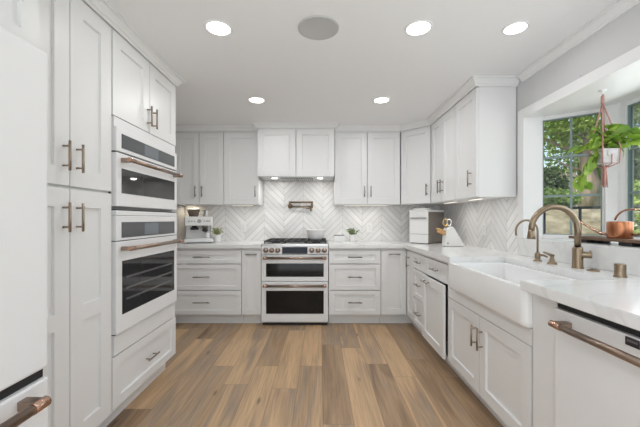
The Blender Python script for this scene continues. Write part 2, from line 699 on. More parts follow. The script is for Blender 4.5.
# bay window: sill, soffit, jambs, three windows
BAY = [(WX, OY1), (1.71, 2.505), (2.05, 2.26), (2.05, .56), (1.71, .315), (WX, OY0)]
BAYO = [(WX + .1205, 2.55)] + BAY[1:5] + [(WX + .1205, .27)]
sill = MB().prism([(x, y, OZ0 - .0195) for x, y in BAY], (0, 0, .0195))
sill.prism([(x, y, .2) for x, y in BAYO], (0, 0, OZ0 - .02 - .2))
struct('trim_3', sill, QUARTZ)
sof = MB().prism([(x, y, OZ1) for x, y in BAY], (0, 0, .0195))
sof.prism([(x, y, OZ1 + .02) for x, y in BAYO], (0, 0, .22))
struct('trim_4', sof, TRIMW)
cas = MB()
cas.wbox(WX - .02, WX, OY1, OY1 + .075, OZ0, OZ1 + .07, .002)
cas.wbox(WX - .02, WX, OY0 - .075, OY0, OZ0, OZ1 + .07, .002)
cas.wbox(WX - .02, WX, OY0, OY1, OZ1, OZ1 + .07, .002)
struct('trim_5', cas, TRIMW)
jm = MB()
jm.prism([(WX - .02, OY1, OZ0), (1.712, 2.503, OZ0), (1.73, 2.56, OZ0), (WX - .0, 2.56, OZ0)], (0, 0, OZ1 - OZ0))
jm.prism([(WX - .02, OY0, OZ0), (1.712, .317, OZ0), (1.73, .26, OZ0), (WX, .26, OZ0)], (0, 0, OZ1 - OZ0))
struct('trim_6', jm, TRIMW)


def window(name, p0, p1, nx, nz, fl=.035, fr_=.05):
    p0, p1 = V((*p0, 0)), V((*p1, 0))
    u = (p1 - p0).normalized()
    n = V((u.y, -u.x, 0))
    if n.x > 0:
        n = -n
    f = Fr(p0, u, n)
    W = (p1 - p0).length
    z0, z1 = OZ0, OZ1
    fw = MB()
    fw.box(f, 0, fl, z0, z1, -.06, .0, .002)
    fw.box(f, W - fr_, W, z0, z1, -.06, .0, .002)
    fw.box(f, fl, W - fr_, z0, z0 + .03, -.06, .0, .002)
    fw.box(f, fl, W - fr_, z1 - .025, z1, -.06, .0, .002)
    o = struct(name, fw, TRIMW)
    sh = MB()
    a0, a1, b0, b1 = fl, W - fr_, z0 + .03, z1 - .025
    m = .006
    sh.box(f, a0, a0 + m, b0, b1, -.045, -.018)
    sh.box(f, a1 - m, a1, b0, b1, -.045, -.018)
    sh.box(f, a0 + m, a1 - m, b0, b0 + m, -.045, -.018)
    sh.box(f, a0 + m, a1 - m, b1 - m, b1, -.045, -.018)
    for i in range(1, nx):
        x = a0 + (a1 - a0) * i / nx
        sh.box(f, x - .0075, x + .0075, b0 + m, b1 - m, -.042, -.022)
    for j in range(1, nz):
        z = b0 + (b1 - b0) * j / nz
        for i in range(nx):
            xa = a0 + (a1 - a0) * i / nx + (.0075 if i else m)
            xb = a0 + (a1 - a0) * (i + 1) / nx - (.0075 if i < nx - 1 else m)
            sh.box(f, xa, xb, z - .0075, z + .0075, -.042, -.022)
    struct('muntin_bars', sh, MUNTIN, o)
    struct('glass', MB().box(f, a0, a1, b0, b1, -.034, -.030), GLASS, o)
    return o


window('window_1', (1.71, 2.505), (2.05, 2.26), 2, 3, .005, .065)
window('window_2', (2.05, 2.26), (2.05, .56), 4, 3, .075, .075)
window('window_3', (1.71, .315), (2.05, .56), 2, 3, .005, .065)
# white mullion posts at the two corners of the bay
for k, (y, s) in enumerate(((2.26, 1), (.56, -1))):
    pm = MB()
    pm.prism([(2.052, y + .03 * s, OZ0), (2.00, y + .028 * s, OZ0), (1.99, y + .005 * s, OZ0), (2.028, y - .045 * s, OZ0), (2.052, y - .045 * s, OZ0)], (0, 0, OZ1 - OZ0))
    struct('trim_%d' % (7 + k), pm, TRIMW)

# crown mouldings
CROWN = [(.0, -.064), (.010, -.064), (.012, -.050), (.020, -.046), (.030, -.030), (.040, -.020), (.042, -.014), (.054, -.013), (.056, 0), (0, 0)]


def sweep(path, prof, ztop, side):
    """path: plan points; side=+1 pushes the profile to the left of the walking direction."""
    mb = MB()
    P = [V((x, y, 0)) for x, y in path]
    n = len(P)
    dirs = [(P[i + 1] - P[i]).normalized() for i in range(n - 1)]
    nor = [V((-d.y, d.x, 0)) * side for d in dirs]
    rings = []
    for i in range(n):
        if i == 0:
            m = nor[0]
        elif i == n - 1:
            m = nor[-1]
        else:
            b = (nor[i - 1] + nor[i]).normalized()
            m = b / max(.2, b.dot(nor[i]))
        rings.append([mb.bm.verts.new(P[i] + m * o + ZAX * (ztop + h)) for o, h in prof])
    k = len(prof)
    for A, B in zip(rings, rings[1:]):
        for j in range(k):
            mb.bm.faces.new((A[j], A[(j + 1) % k], B[(j + 1) % k], B[j]))
    mb.bm.faces.new(rings[0])
    mb.bm.faces.new(rings[-1][::-1])
    return mb


struct('trim_9', sweep([(LX, 2.63), (-1.165, 2.63), (-1.165, 1.22), (-1.05, 1.22), (-1.05, .1)], CROWN, CEIL, 1), TRIMW)
struct('trim_10', sweep([(-1.79, 3.99), (-.745, 3.99), (-.745, 3.85), (.175, 3.85), (.175, 3.99), (.99, 3.99), (1.267, 3.713), (1.267, 2.63), (WX, 2.63)], CROWN, CEIL, -1), TRIMW)
CW = [(.0, -.058), (.008, -.058), (.010, -.046), (.018, -.042), (.034, -.020), (.038, -.013), (.047, -.012), (.049, 0), (0, 0)]
struct('trim_11', sweep([(WX, 2.56), (WX, -3.5)], CW, CEIL, -1), TRIMW)

for (x, y, z, n_, lab) in ((WX - .012, 1.97, OZ1 + .0705, 0, 'tiny white hook on top of the bay window casing'),):
    hk = MB().lathe((x, y, z), [(.007, 0), (.007, .003), (.003, .005), (.003, .016), (0, .018)], 12)
    hk.tube([(x, y, z + .014), (x - .006, y, z + .020), (x - .008, y, z + .012)], .002, 6)
    solo('hook', hk, mat('hook_white', (.6, .6, .6), .4), lab, 'hook', (x, y, z))
# recessed downlights: housing trim + glowing lens, and the lamp itself
LY1, LY2 = 1.935, 3.10
spots = [(-.604, LY1, 'recessed ceiling light nearest the camera, above the oven side'),
         (.587, LY1, 'recessed ceiling light nearest the camera, between round speaker and bay side'),
         (1.164, LY1, 'recessed ceiling light close to the crown moulding over the bay window'),
         (-.604, LY2, 'far recessed ceiling light, left of the range hood'),
         (.587, LY2, 'far recessed ceiling light, right of the range hood')]
for x, y, lab in spots:
    q = .80 if x > 1 else .92
    r = thing('recessed_light', 'glowing ' + lab, 'light', (x, y, CEIL), 'recessed ceiling lights')
    part('trim_ring', MB().lathe((x, y, CEIL), [(.074 * q, -.0005), (.074 * q, -.004), (.080 * q, -.007), (.090 * q, -.004), (.092 * q, -.0005)], 36), TRIMW, r)
    part('lens', MB().lathe((x, y, CEIL), [(.0735 * q, -.0005), (.0735 * q, -.003), (0, -.004)], 36), LENS, r)
    light('downlight_lamp', 'AREA', (x, y, CEIL - .012), DOWNLIGHT_W * (.9 if y > 3 else .14 if x > 1 else .45), (.985, .99, 1.0), target=(x, y, 0), shape='DISK', size=.125 * q)
for x, y in ((-.6, -.2), (.6, -.2), (-.6, -1.8), (.6, -1.8)):
    light('downlight_lamp', 'AREA', (x, y, CEIL - .012), DOWNLIGHT_W * .6, (.985, .99, 1.0), target=(x, y, 0), shape='DISK', size=.14)
sp = MB().lathe((-.009, 1.935, CEIL), [(0, -.006), (.108, -.006), (.116, -.008), (.121, -.005), (.122, -.0005)], 44)
solo('ceiling_speaker', sp, SCREEN, 'round flat grey speaker grille in the white ceiling', 'speaker', (-.009, 1.935, CEIL))


# ------------------------------------------------------------------ CABINETRY
def door(root, fr, a0, a1, b0, b1, st=.07, rail=None, mids=(), pull=None, name='door', pm=None, t=.02, hlen=.135):
    """pull: ('v' or 'h', a, b)"""
    g = .002
    d = part(name, MB().shaker(fr, a0 + g, a1 - g, b0 + g, b1 - g, t, st, rail, mids), WHITE, root)
    if pull:
        part('handle', MB().pull(fr, pull[1], pull[2], hlen, pull[0] == 'v'), pm or BRONZE, d, root)
    return d


def carcass(fr, a0, a1, b0, b1, depth, t=.018, c1=-.0205, shelf=()):
    m = MB()
    m.box(fr, a0, a0 + t, b0, b1, -depth, c1)
    m.box(fr, a1 - t, a1, b0, b1, -depth, c1)
    m.box(fr, a0 + t, a1 - t, b0, b0 + t, -depth, c1)
    m.box(fr, a0 + t, a1 - t, b1 - t, b1, -depth, c1)
    m.box(fr, a0 + t, a1 - t, b0 + t, b1 - t, -depth, -depth + .01)
    if abs(b1 - BT) < 1e-4:
        m.box(fr, a0, a1, .8645, b1, c1, -.003)
    for z in shelf:
        m.box(fr, a0 + t, a1 - t, z - t / 2, z + t / 2, -depth + .01, c1)
    return m


def toe(root, fr, a0, a1, depth):
    part('toe_kick', MB().box(fr, a0, a1, 0.0, .112, -depth + .01, -.085), WHITE, root)


TOPZ = 2.284
BT = .884      # base cabinet top
# ---- left run: cabinet over the fridge, pantry, oven cabinet
OF = Fr((-1.05, 0, 0), (0, 1, 0), (1, 0, 0))
r = thing('wall_cabinet', 'deep white cabinet above the refrigerator at the upper left edge', 'cabinet', (-1.4, .66, 1.81), 'white kitchen cabinets')
part('body', carcass(OF, .10, 1.215, 1.81, 2.30, .745), WHITE, r)
door(r, OF, .10, .658, 1.812, TOPZ)
door(r, OF, .662, 1.215, 1.812, TOPZ)

r = thing('pantry_cabinet', 'tall white four-door pantry cabinet between refrigerator and wall oven', 'cabinet', (-1.48, 1.52, 0), 'white kitchen cabinets')
part('body', carcass(LF, 1.222, 1.817, .112, 2.30, .63, shelf=(1.36, 1.75, .75)), WHITE, r)
toe(r, LF, 1.222, 1.817, .63)
door(r, LF, 1.222, 1.513, 1.365, TOPZ, .085, pull=('v', 1.473, 1.50))
door(r, LF, 1.515, 1.817, 1.365, TOPZ, .085, pull=('v', 1.555, 1.50))
door(r, LF, 1.222, 1.513, .125, 1.355, .085, mids=((.715, .79),), pull=('v', 1.473, 1.22))
door(r, LF, 1.515, 1.817, .125, 1.355, .085, mids=((.715, .79),), pull=('v', 1.555, 1.22))

part('bumper', MB().lathe(LF(1.803, 1.360, .0), [(.006, -.006), (.006, .002), (0, .003)], 12, axis=(1, 0, 0)), DARK, r, label='tiny black door bumper')

r = thing('oven_cabinet', 'tall white cabinet housing the double wall oven', 'cabinet', (-1.48, 2.22, 0), 'white kitchen cabinets')
A0, A1 = 1.820, 2.630
ob = carcass(LF, A0, A1, .112, 2.30, .63, shelf=(1.787, .525, .445))
ob.box(LF, A0 + .018, A1 - .018, .4345, .5515, -.0405, -.001)
ob.box(LF, A0 + .018, A1 - .018, 1.740, 1.797, -.0405, -.001)
part('body', ob, WHITE, r)
toe(r, LF, A0, A1, .63)
door(r, LF, A0 + .004, 2.223, 1.80, TOPZ, .075, pull=('v', 2.19, 1.905))
door(r, LF, 2.227, A1 - .004, 1.80, TOPZ, .075, pull=('v', 2.26, 1.905))
door(r, LF, A0 + .004, A1 - .004, .130, .430, .075, .055, pull=('h', 2.225, .275), name='drawer', pm=GREYMETAL)


def bar_handle(fr, a0, a1, b, out, r, n=14):
    m = MB()
    m.tube([fr(a0 + .02, b, out), fr(a1 - .02, b, out)], r, n)
    return m


def appliance_handle(root, parent, fr, a0, a1, b, c0, out, r=.012):
    h = part('handle', MB().tube([fr(a0 + .055, b, out), fr(a1 - .055, b, out)], r, 18), COPPER, parent, root)
    for x, s in ((a0, 1), (a1, -1)):
        part('handle_sleeve', MB().tube([fr(x, b, out), fr(x + s * .003, b, out), fr(x + s * .0548, b, out)], [r * .9, r * 1.07, r * 1.07], 18), COPPERB, parent, root)
        lo_, hi_ = sorted((x + s * .006, x + s * .040))
        part('handle_post', MB().box(fr, lo_, hi_, b - r * .95, b + r * .95, c0, out - r * .3, .003), COPPER, parent, root)
    return h


# ---- wall oven (one appliance, two ovens)
OV0, OV1 = 1.830, 2.600
r = thing('double_wall_oven', 'white built-in double wall oven with copper handles and dark glass', 'oven', (-1.47, 2.225, .55), 'cooking appliances')
WO = LF.off(.02)
part('body', MB().box(WO, OV0 + .014, OV1 - .01, .552, 1.735, -.56, -.041), GREYP, r)
for z0, z1 in ((1.262, 1.268), (1.590, 1.602), (1.083, 1.091), (.5525, .5575)):
    part('vent_gap', MB().box(WO, OV0 + .004, OV1 - .004, z0, z1, -.040, -.012), DARK, r, label='dark slot between oven sections')
# upper control panel
cp = part('control_panel', MB().box(WO, OV0, OV1, 1.600, 1.735, -.040, 0, .003), APPL, r)
g = MB().box(WO, OV0 + .045, OV1 - .045, 1.622, 1.705, -.002, .0015)
part('panel_glass', g, PANELG, cp, r, label='dark glass touch panel')
g = MB().box(WO, 2.12, 2.30, 1.628, 1.699, .0016, .0020)
part('display', g, mat('display_grey', (.16, .18, .20), .1), cp, r)
# upper oven door
dr = part('door', MB().box(WO, OV0, OV1, 1.286, 1.592, -.040, .0, .003), APPL, r)
part('door_window', MB().box(WO, OV0 + .045, OV1 - .045, 1.362, 1.505, -.002, .0015), OVENG, dr, r, label='dark glass oven window')
appliance_handle(r, dr, WO, OV0 + .03, OV1 - .03, 1.553, 0, .052, .0125)
part('frame_strip', MB().box(WO, OV0, OV1, 1.235, 1.262, -.040, -.002, .002), APPL, r)
cp = part('control_panel', MB().box(WO, OV0, OV1, 1.089, 1.233, -.040, 0, .003), APPL, r)
part('panel_glass', MB().box(WO, OV0 + .045, OV1 - .045, 1.104, 1.195, -.002, .0015), PANELG, cp, r, label='dark glass touch panel')
part('display', MB().box(WO, 2.12, 2.30, 1.112, 1.187, .0016, .0020), mat('display_grey', (.16, .18, .20), .1), cp, r)
dr = part('door', MB().box(WO, OV0, OV1, .558, 1.084, -.040, .0, .003), APPL, r)
part('door_window', MB().box(WO, OV0 + .05, OV1 - .05, .660, .970, -.002, .0015), OVENG, dr, r, label='dark glass oven window')
rk = MB()
for z in (.735, .80, .865):
    rk.box(WO, OV0 + .09, OV1 - .09, z, z + .012, .0016, .0019)
part('rack', rk, mat('rack_shade', (.13, .13, .13), .2), dr, r)
appliance_handle(r, dr, WO, OV0 + .03, OV1 - .03, 1.042, 0, .052, .0125)

# ---- refrigerator
r = thing('refrigerator', 'large white refrigerator with copper freezer handle at the left edge', 'refrigerator', (-1.37, .64, 0), 'large appliances')
FR_ = Fr((-.93, 0, 0), (0, 1, 0), (1, 0, 0))
part('body', MB().box(FR_, .165, 1.112, .03, 1.765, -.80, -.065, .004), APPL, r)
part('base_grille', MB().box(FR_, .17, 1.108, .02, .09, -.30, -.066), GREYP, r)
d = part('door', MB().box(FR_, .642, 1.117, .705, 1.78, -.06, 0, .012, 3), APPL, r)
d2 = part('door', MB().box(FR_, .160, .636, .705, 1.78, -.06, 0, .012, 3), APPL, r)
for dd, a in ((d, .69), (d2, .59)):
    part('handle', MB().tube([FR_(a, .86, .055), FR_(a, 1.55, .055)], .014, 14), COPPER, dd, r)
    for z0, z1 in ((.84, .88), (1.53, 1.57)):
        part('handle_end', MB().box(FR_, a - .016, a + .016, z0, z1, 0, .072, .004), COPPERB, dd, r)
part('drawer_gap', MB().box(FR_, .165, 1.114, .672, .705, -.064, -.02), DARK, r, label='dark gap above the freezer drawer')
dr = part('drawer', MB().box(FR_, .160, 1.117, .09, .672, -.06, 0, .008, 3), APPL, r)
appliance_handle(r, dr, FR_, .215, 1.036, .634, 0, .060, .016)

# ---- back base run
Zt = (.862, .702, .402, .122)


def drawer_bank(label, fr, a0, a1, depth, hl=.17):
    o = fr((a0 + a1) / 2, 0, -depth / 2)
    r = thing('drawer_cabinet', label, 'cabinet', o, 'white kitchen cabinets')
    part('body', carcass(fr, a0, a1, .112, BT, depth), WHITE, r)
    toe(r, fr, a0, a1, depth)
    for k in range(3):
        z1, z0 = Zt[k] - .002, Zt[k + 1] + .002
        door(r, fr, a0 + .001, a1 - .001, z0, z1, .06, .048, pull=('h', (a0 + a1) / 2, (z0 + z1) / 2 + (.004 if k else 0)), name='drawer', pm=GREYMETAL, hlen=hl)
    return r


drawer_bank('wide white three-drawer base cabinet under the espresso machine', BF, -1.797, -.897, .605, .19)
r = thing('pullout_cabinet', 'narrow white pull-out base cabinet just left of the range', 'cabinet', (-.78, 4.0, 0), 'white kitchen cabinets')
part('body', carcass(BF, -.894, -.670, .112, BT, .605), WHITE, r)
toe(r, BF, -.894, -.670, .605)
door(r, BF, -.893, -.671, .124, .860, .055, pull=('h', -.782, .815), pm=GREYMETAL, hlen=.13)
drawer_bank('white three-drawer base cabinet just right of the range', BF, .100, .694, .605, .16)

# corner cabinet (L-shaped, bi-fold front)
r = thing('corner_cabinet', 'L-shaped white corner base cabinet under the bread box', 'cabinet', (1.25, 4.0, 0), 'white kitchen cabinets')
cb = MB()
cb.wbox(.697, 1.59, 3.7305, 4.315, .112, .13)
cb.wbox(1.0075, 1.59, 3.435, 3.7305, .112, .13)
cb.wbox(.697, .715, 3.7305, 4.315, .13, BT)
cb.wbox(1.0075, 1.59, 3.435, 3.453, .13, BT)
cb.wbox(.715, 1.59, 4.297, 4.315, .13, BT)
cb.wbox(1.572, 1.59, 3.453, 4.297, .13, BT)
cb.wbox(.715, 1.572, 3.7305, 4.297, BT - .018, BT)
cb.wbox(1.0075, 1.572, 3.453, 3.7305, BT - .018, BT)
cb.wbox(.697, 1.0075, 3.713, 3.7305, .8645, BT)
cb.wbox(.990, 1.0075, 3.435, 3.713, .8645, BT)
part('body', cb, WHITE, r)
tk = MB()
tk.wbox(.697, 1.0, 3.795, 4.3, 0, .112)
tk.wbox(1.072, 1.5, 3.435, 4.3, 0, .112)
tk.wbox(1.0, 1.072, 3.795, 4.3, 0, .112)
part('toe_kick', tk, WHITE, r)
door(r, BF, .698, .984, .124, .860, .065, pull=('h', .845, .815), pm=GREYMETAL, hlen=.13)
door(r, RF, 3.438, 3.708, .124, .860, .065, pull=('v', 3.60, .745), pm=GREYMETAL, hlen=.13)

# ---- right base run
drawer_bank('slim white three-drawer base cabinet beside the corner cabinet', RF, 3.045, 3.433, .60, .14)
r = thing('trash_pullout_cabinet', 'white base cabinet with slightly open pull-out door next to sink', 'cabinet', (1.29, 2.78, 0), 'white kitchen cabinets')
part('body', carcass(RF, 2.512, 3.042, .112, BT, .60), WHITE, r)
toe(r, RF, 2.512, 3.042, .60)
door(r, RF, 2.513, 3.041, Zt[1] + .002, Zt[0] - .002, .06, .048, pull=('h', 2.77, .782), name='drawer', pm=GREYMETAL, hlen=.16)
door(r, RF.off(.032), 2.522, 3.041, .124, Zt[1] - .004, .07, pull=('h', 2.90, .655), pm=GREYMETAL, hlen=.16)
bn = MB()
bn.wbox(1.05, 1.45, 2.58, 2.98, .20, .22)
for x0, x1, y0, y1 in ((1.05, 1.06, 2.58, 2.98), (1.44, 1.45, 2.58, 2.98), (1.06, 1.44, 2.58, 2.59), (1.06, 1.44, 2.97, 2.98)):
    bn.wbox(x0, x1, y0, y1, .22, .62)
part('bin', bn, mat('bin_plastic', (.30, .13, .10), .5, noise=(.10, .09, .09), bscale=6), r)

r = thing('sink_cabinet', 'white two-door base cabinet under the farmhouse sink', 'cabinet', (1.29, 2.01, 0), 'white kitchen cabinets')
sc = MB()
sc.box(RF, 1.520, 1.538, .112, .69, -.60, -.0205)
sc.box(RF, 2.492, 2.510, .112, .69, -.60, -.0205)
sc.box(RF, 1.538, 2.492, .112, .13, -.60, -.0205)
sc.box(RF, 1.538, 2.492, .13, .69, -.60, -.59)
sc.box(RF, 1.538, 2.492, .60, .69, -.04, -.0205)
sc.box(RF, 2.425, 2.510, .69, BT, -.60, -.003)
part('body', sc, WHITE, r)
part('face_rail', MB().box(RF, 1.520, 2.510, .6165, .700, -.020, -.001, .001), WHITE, r)
toe(r, RF, 1.520, 2.510, .60)
door(r, RF, 2.014, 2.508, .120, .615, .07, pull=('v', 2.052, .480))
door(r, RF, 1.521, 2.012, .120, .615, .07, pull=('v', 1.976, .480))
ep = MB().box(RF, 1.356, 1.509, 0.0, BT, -.60, -.001, .001)
solo('end_panel', ep, WHITE, 'white flat filler panel between sink cabinet and dishwasher', 'panel', (1.287, 1.432, 0))
ep = MB().box(RF, .70, .735, 0.0, BT, -.60, -.001, .001)
solo('end_panel', ep, WHITE, 'white flat end panel on the near side of the dishwasher', 'panel', (1.287, .717, 0))

# ---- dishwasher
r = thing('dishwasher', 'white built-in dishwasher with a long copper bar handle', 'dishwasher', (1.287, 1.045, 0), 'large appliances')
DW = RF.off(.012)
part('body', MB().box(DW, .745, 1.346, .10, .868, -.58, -.046), GREYP, r)
part('toe_kick', MB().box(DW, .745, 1.346, .0, .10, -.5, -.10), DARK, r)
dd = part('door', MB().box(DW, .742, 1.349, .112, .845, -.045, 0, .003), APPL, r)
part('control_strip', MB().box(DW, .742, 1.349, .847, .868, -.045, -.012), DARK, r, label='dark strip along the top edge')
appliance_handle(r, dd, DW, .785, 1.296, .797, 0, .055, .0125)
bd = part('badge', MB().box(DW, .990, 1.036, .813, .839, -.001, .0025), mat('badge_dark', (.03, .025, .03), .3), dd, r, label='small dark maker badge')
bl = MB()
for k in range(5):
    a = 1.029 - k * .0072
    bl.box(DW, a - .005, a, .825, .832, .0026, .003)
part('badge_marks', bl, mat('badge_grey', (.22, .19, .20), .4), dd, r)

# ---- upper cabinets
UZ0 = 1.395


def upper(label, fr, a0, a1, doors, loc, z0=UZ0, z1=2.295, depth=.325, name='wall_cabinet', pm=GREYMETAL, st=.07):
    r = thing(name, label, 'cabinet', loc, 'white kitchen cabinets')
    part('body', carcass(fr, a0, a1, z0, z1, depth), WHITE, r)
    for d0, d1, pa in doors:
        door(r, fr, d0, d1, z0 + .001, TOPZ, st, pull=('v', pa, 1.553) if pa else None, pm=pm)
    return r


upper('white two-door wall cabinet above the espresso machine', UB, -1.79, -1.184, [(-1.789, -1.486, -1.525), (-1.484, -1.185, -1.445)], (-1.487, 4.155, UZ0))
upper('white single-door wall cabinet left of the range hood', UB, -1.181, -.752, [(-1.180, -.753, -.792)], (-.966, 4.155, UZ0))
upper('white two-door wall cabinet right of the range hood', UB, .180, .986, [(.181, .582, .545), (.584, .985, .622)], (.583, 4.155, UZ0))
HF = Fr((0, 3.85, 0), (1, 0, 0), (0, -1, 0))
r = thing('hood_cabinet', 'short deep white two-door cabinet over the range', 'cabinet', (-.285, 4.08, 1.726), 'white kitchen cabinets')
part('body', carcass(HF, -.742, .172, 1.738, 2.30, .465), WHITE, r)
door(r, HF, -.741, -.286, 1.724, 2.285, .07)
door(r, HF, -.284, .171, 1.724, 2.285, .07)
# diagonal corner wall cabinet
dx = (1.267 - .99)
DF = Fr((.99, 3.99, 0), (1, -1, 0), (-1, -1, 0))
DL = dx * math.sqrt(2)
r = thing('wall_cabinet', 'white diagonal corner wall cabinet with single door', 'cabinet', (1.28, 4.0, UZ0), 'white kitchen cabinets')
poly = [(1.005, 4.003, UZ0), (1.280, 3.728, UZ0), (1.59, 3.728, UZ0), (1.59, 4.315, UZ0), (1.005, 4.315, UZ0)]
part('body', MB().prism(poly, (0, 0, .90)), WHITE, r)
door(r, DF, .004, DL - .004, UZ0 + .001, TOPZ, .065, pull=('v', DL - .045, 1.553), pm=GREYMETAL, t=.018)
upper('white two-door wall cabinet on window wall beside corner cabinet', UR, 3.052, 3.712, [(3.383, 3.700, 3.42), (3.053, 3.381, 3.345)], (1.43, 3.38, UZ0), depth=.323)
upper('white single-door wall cabinet nearest the bay window', UR, 2.632, 3.049, [(2.633, 3.048, 2.72)], (1.43, 2.84, UZ0), depth=.323, pm=BRONZE)

# under-cabinet light bars
for fr, a0, a1, c, lab in ((UB, -1.10, -.84, -.10, 'slim light bar under the single-door cabinet left of the range hood'),
                           (UB, .30, .86, -.10, 'slim light bar under the two-door cabinet right of the range hood'),
                           (UB, -1.74, -1.62, -.26, 'small glowing light under the wall cabinet above the espresso machine'),
                           (UR, 3.25, 3.55, -.10, 'slim light bar under the two-door wall cabinet on window wall'),
                           (UR, 2.75, 2.97, -.10, 'slim light bar under the wall cabinet nearest the bay window')):
    z = UZ0
    o = fr((a0 + a1) / 2, z, c)
    r = thing('cabinet_light', lab, 'light', o, 'under-cabinet lights')
    part('housing', MB().box(fr, a0, a1, z - .010, z - .0005, c - .014, c + .014, .001), PLAST, r)
    part('lens', MB().box(fr, a0 + .004, a1 - .004, z - .012, z - .0101, c - .011, c + .011), UNDERL, r)
    esp = 'espresso' in lab
    light('cabinet_lamp', 'AREA', fr((a0 + a1) / 2, z - .014, c), .25 if esp else 1.5 * (a1 - a0), (1, .84, .62) if esp else (1, .95, .88),
          target=fr((a0 + a1) / 2, 0, c), shape='RECTANGLE', size=.02, size_y=.1 if esp else (a1 - a0) * .9)
    bpy.context.scene.collection.objects[-1].rotation_euler = (0, 0, 0 if fr is UR else PI / 2)

# ---- range hood insert
r = thing('range_hood', 'slim stainless range hood with two lit lamps under the hood cabinet', 'range hood', (-.285, 4.08, 1.716), 'cooking appliances')
HZ = 1.716
hb = MB()
hb.wbox(-.735, .165, 3.872, 4.300, HZ, HZ + .021, .002)
part('body', hb, STEEL, r)
for k in range(2):
    x0 = -.480 + k * .197
    fb = MB().wbox(x0, x0 + .193, 3.945, 4.235, HZ - .004, HZ - .0003, .001)
    f = part('filter', fb, mat('baffle_filter', (.16, .16, .16), .35, 1.0), r, label='dark baffle filter')
    sl = MB()
    for j in range(7):
        sl.wbox(x0 + .016 + j * .025, x0 + .027 + j * .025, 3.96, 4.22, HZ - .006, HZ - .0041)
    part('slat', sl, STEEL, f, r)
for x in (-.555, .0):
    lp = MB().lathe((x, 3.985, HZ), [(.034, -.0003), (.034, -.004), (.026, -.005), (0, -.005)], 22)
    part('lamp', lp, HOODL, r)
    light('hood_lamp', 'AREA', (x, 3.985, HZ - .010), 1.1, (1, .97, .93), target=(x, 4.02, .9), shape='DISK', size=.05)
# ------------------------------------------------------------------ COUNTERTOPS
CT0, CT1 = BT + .001, .930
cf = 3.685          # front edge of back counter
m = MB().wbox(-1.795, -.668, cf, WY - .001, CT0, CT1, .003)
solo('countertop', m, QUARTZ, 'white quartz countertop left of the range', 'countertop', (-1.23, 4.0, CT0))
rx = .962          # front edge of right counter
SK0, SK1 = 1.512, 2.412          # sink, along y
m = MB()
t = bmesh.new()
# L-shaped slab with the sink cut-out, as one flat polygon pushed up
poly = [(.099, WY - .009), (.099, cf), (rx, cf), (rx, SK1 + .002), (1.372, SK1 + .002), (1.372, SK0 - .002), (.928, SK0 - .002), (.928, .690), (WX - .001, .690), (WX - .001, WY - .009)]
m.prism([(x, y, CT0) for x, y in poly], (0, 0, CT1 - CT0), .003)
solo('countertop', m, QUARTZ, 'white veined L-shaped quartz countertop running from the range past the sink', 'countertop', (1.29, 2.6, CT0))
m = MB().wbox(WX - .02, WX - .001, .32, 2.60, CT1 + .001, OZ0 - .001, .001)
solo('backsplash_slab', m, QUARTZ, 'low white quartz upstand between sink counter and window sill', 'backsplash', (WX - .01, 1.45, CT1))

# ---- farmhouse sink
sk = MB()
SX0, SX1, SZ0, SZ1 = .945, 1.368, .704, .894
t = bmesh.new()


def ring(x0, x1, y0, y1, z, rr=.03, n=5):
    pts = []
    for cx, cy, a0 in ((x1 - rr, y1 - rr, 0), (x0 + rr, y1 - rr, PI / 2), (x0 + rr, y0 + rr, PI), (x1 - rr, y0 + rr, 1.5 * PI)):
        for k in range(n + 1):
            a = a0 + PI / 2 * k / n
            pts.append(t.verts.new((cx + math.cos(a) * rr, cy + math.sin(a) * rr, z)))
    return pts


R = [ring(SX0 + .012, SX1, SK0 + .006, SK1 - .006, SZ0, .028),
     ring(SX0 + .003, SX1, SK0 + .001, SK1 - .001, SZ0 + .010, .030),
     ring(SX0, SX1, SK0, SK1, SZ0 + .022, .030),
     ring(SX0, SX1, SK0, SK1, SZ1 - .008, .030),
     ring(SX0 + .003, SX1, SK0 + .001, SK1 - .001, SZ1 - .001, .030),
     ring(SX0 + .008, SX1, SK0 + .003, SK1 - .003, SZ1, .030),
     ring(SX0 + .026, SX1 - .022, SK0 + .024, SK1 - .024, SZ1, .03),
     ring(SX0 + .032, SX1 - .026, SK0 + .028, SK1 - .028, SZ1 - .008, .03),
     ring(SX0 + .036, SX1 - .030, SK0 + .032, SK1 - .032, SZ0 + .04, .04),
     ring(SX0 + .060, SX1 - .055, SK0 + .06, SK1 - .06, SZ0 + .018, .05)]
for A, B in zip(R, R[1:]):
    n = len(A)
    for k in range(n):
        f = t.faces.new((A[k], A[(k + 1) % n], B[(k + 1) % n], B[k]))
        f.smooth = True
t.faces.new(R[0])
t.faces.new(R[-1])
sk.merge(t)
r = thing('farmhouse_sink', 'white apron-front farmhouse sink set into the right counter', 'sink', (1.157, 1.962, .70))
so = part('basin', sk, PORC, r)
md = so.modifiers.new('edge', 'EDGE_SPLIT')
md.split_angle = math.radians(50)
part('drain', MB().lathe((1.16, 1.962, SZ0 + .018), [(.055, .0005), (.055, .004), (.04, .004), (.03, .001), (0, .001)], 24), STEEL, r)

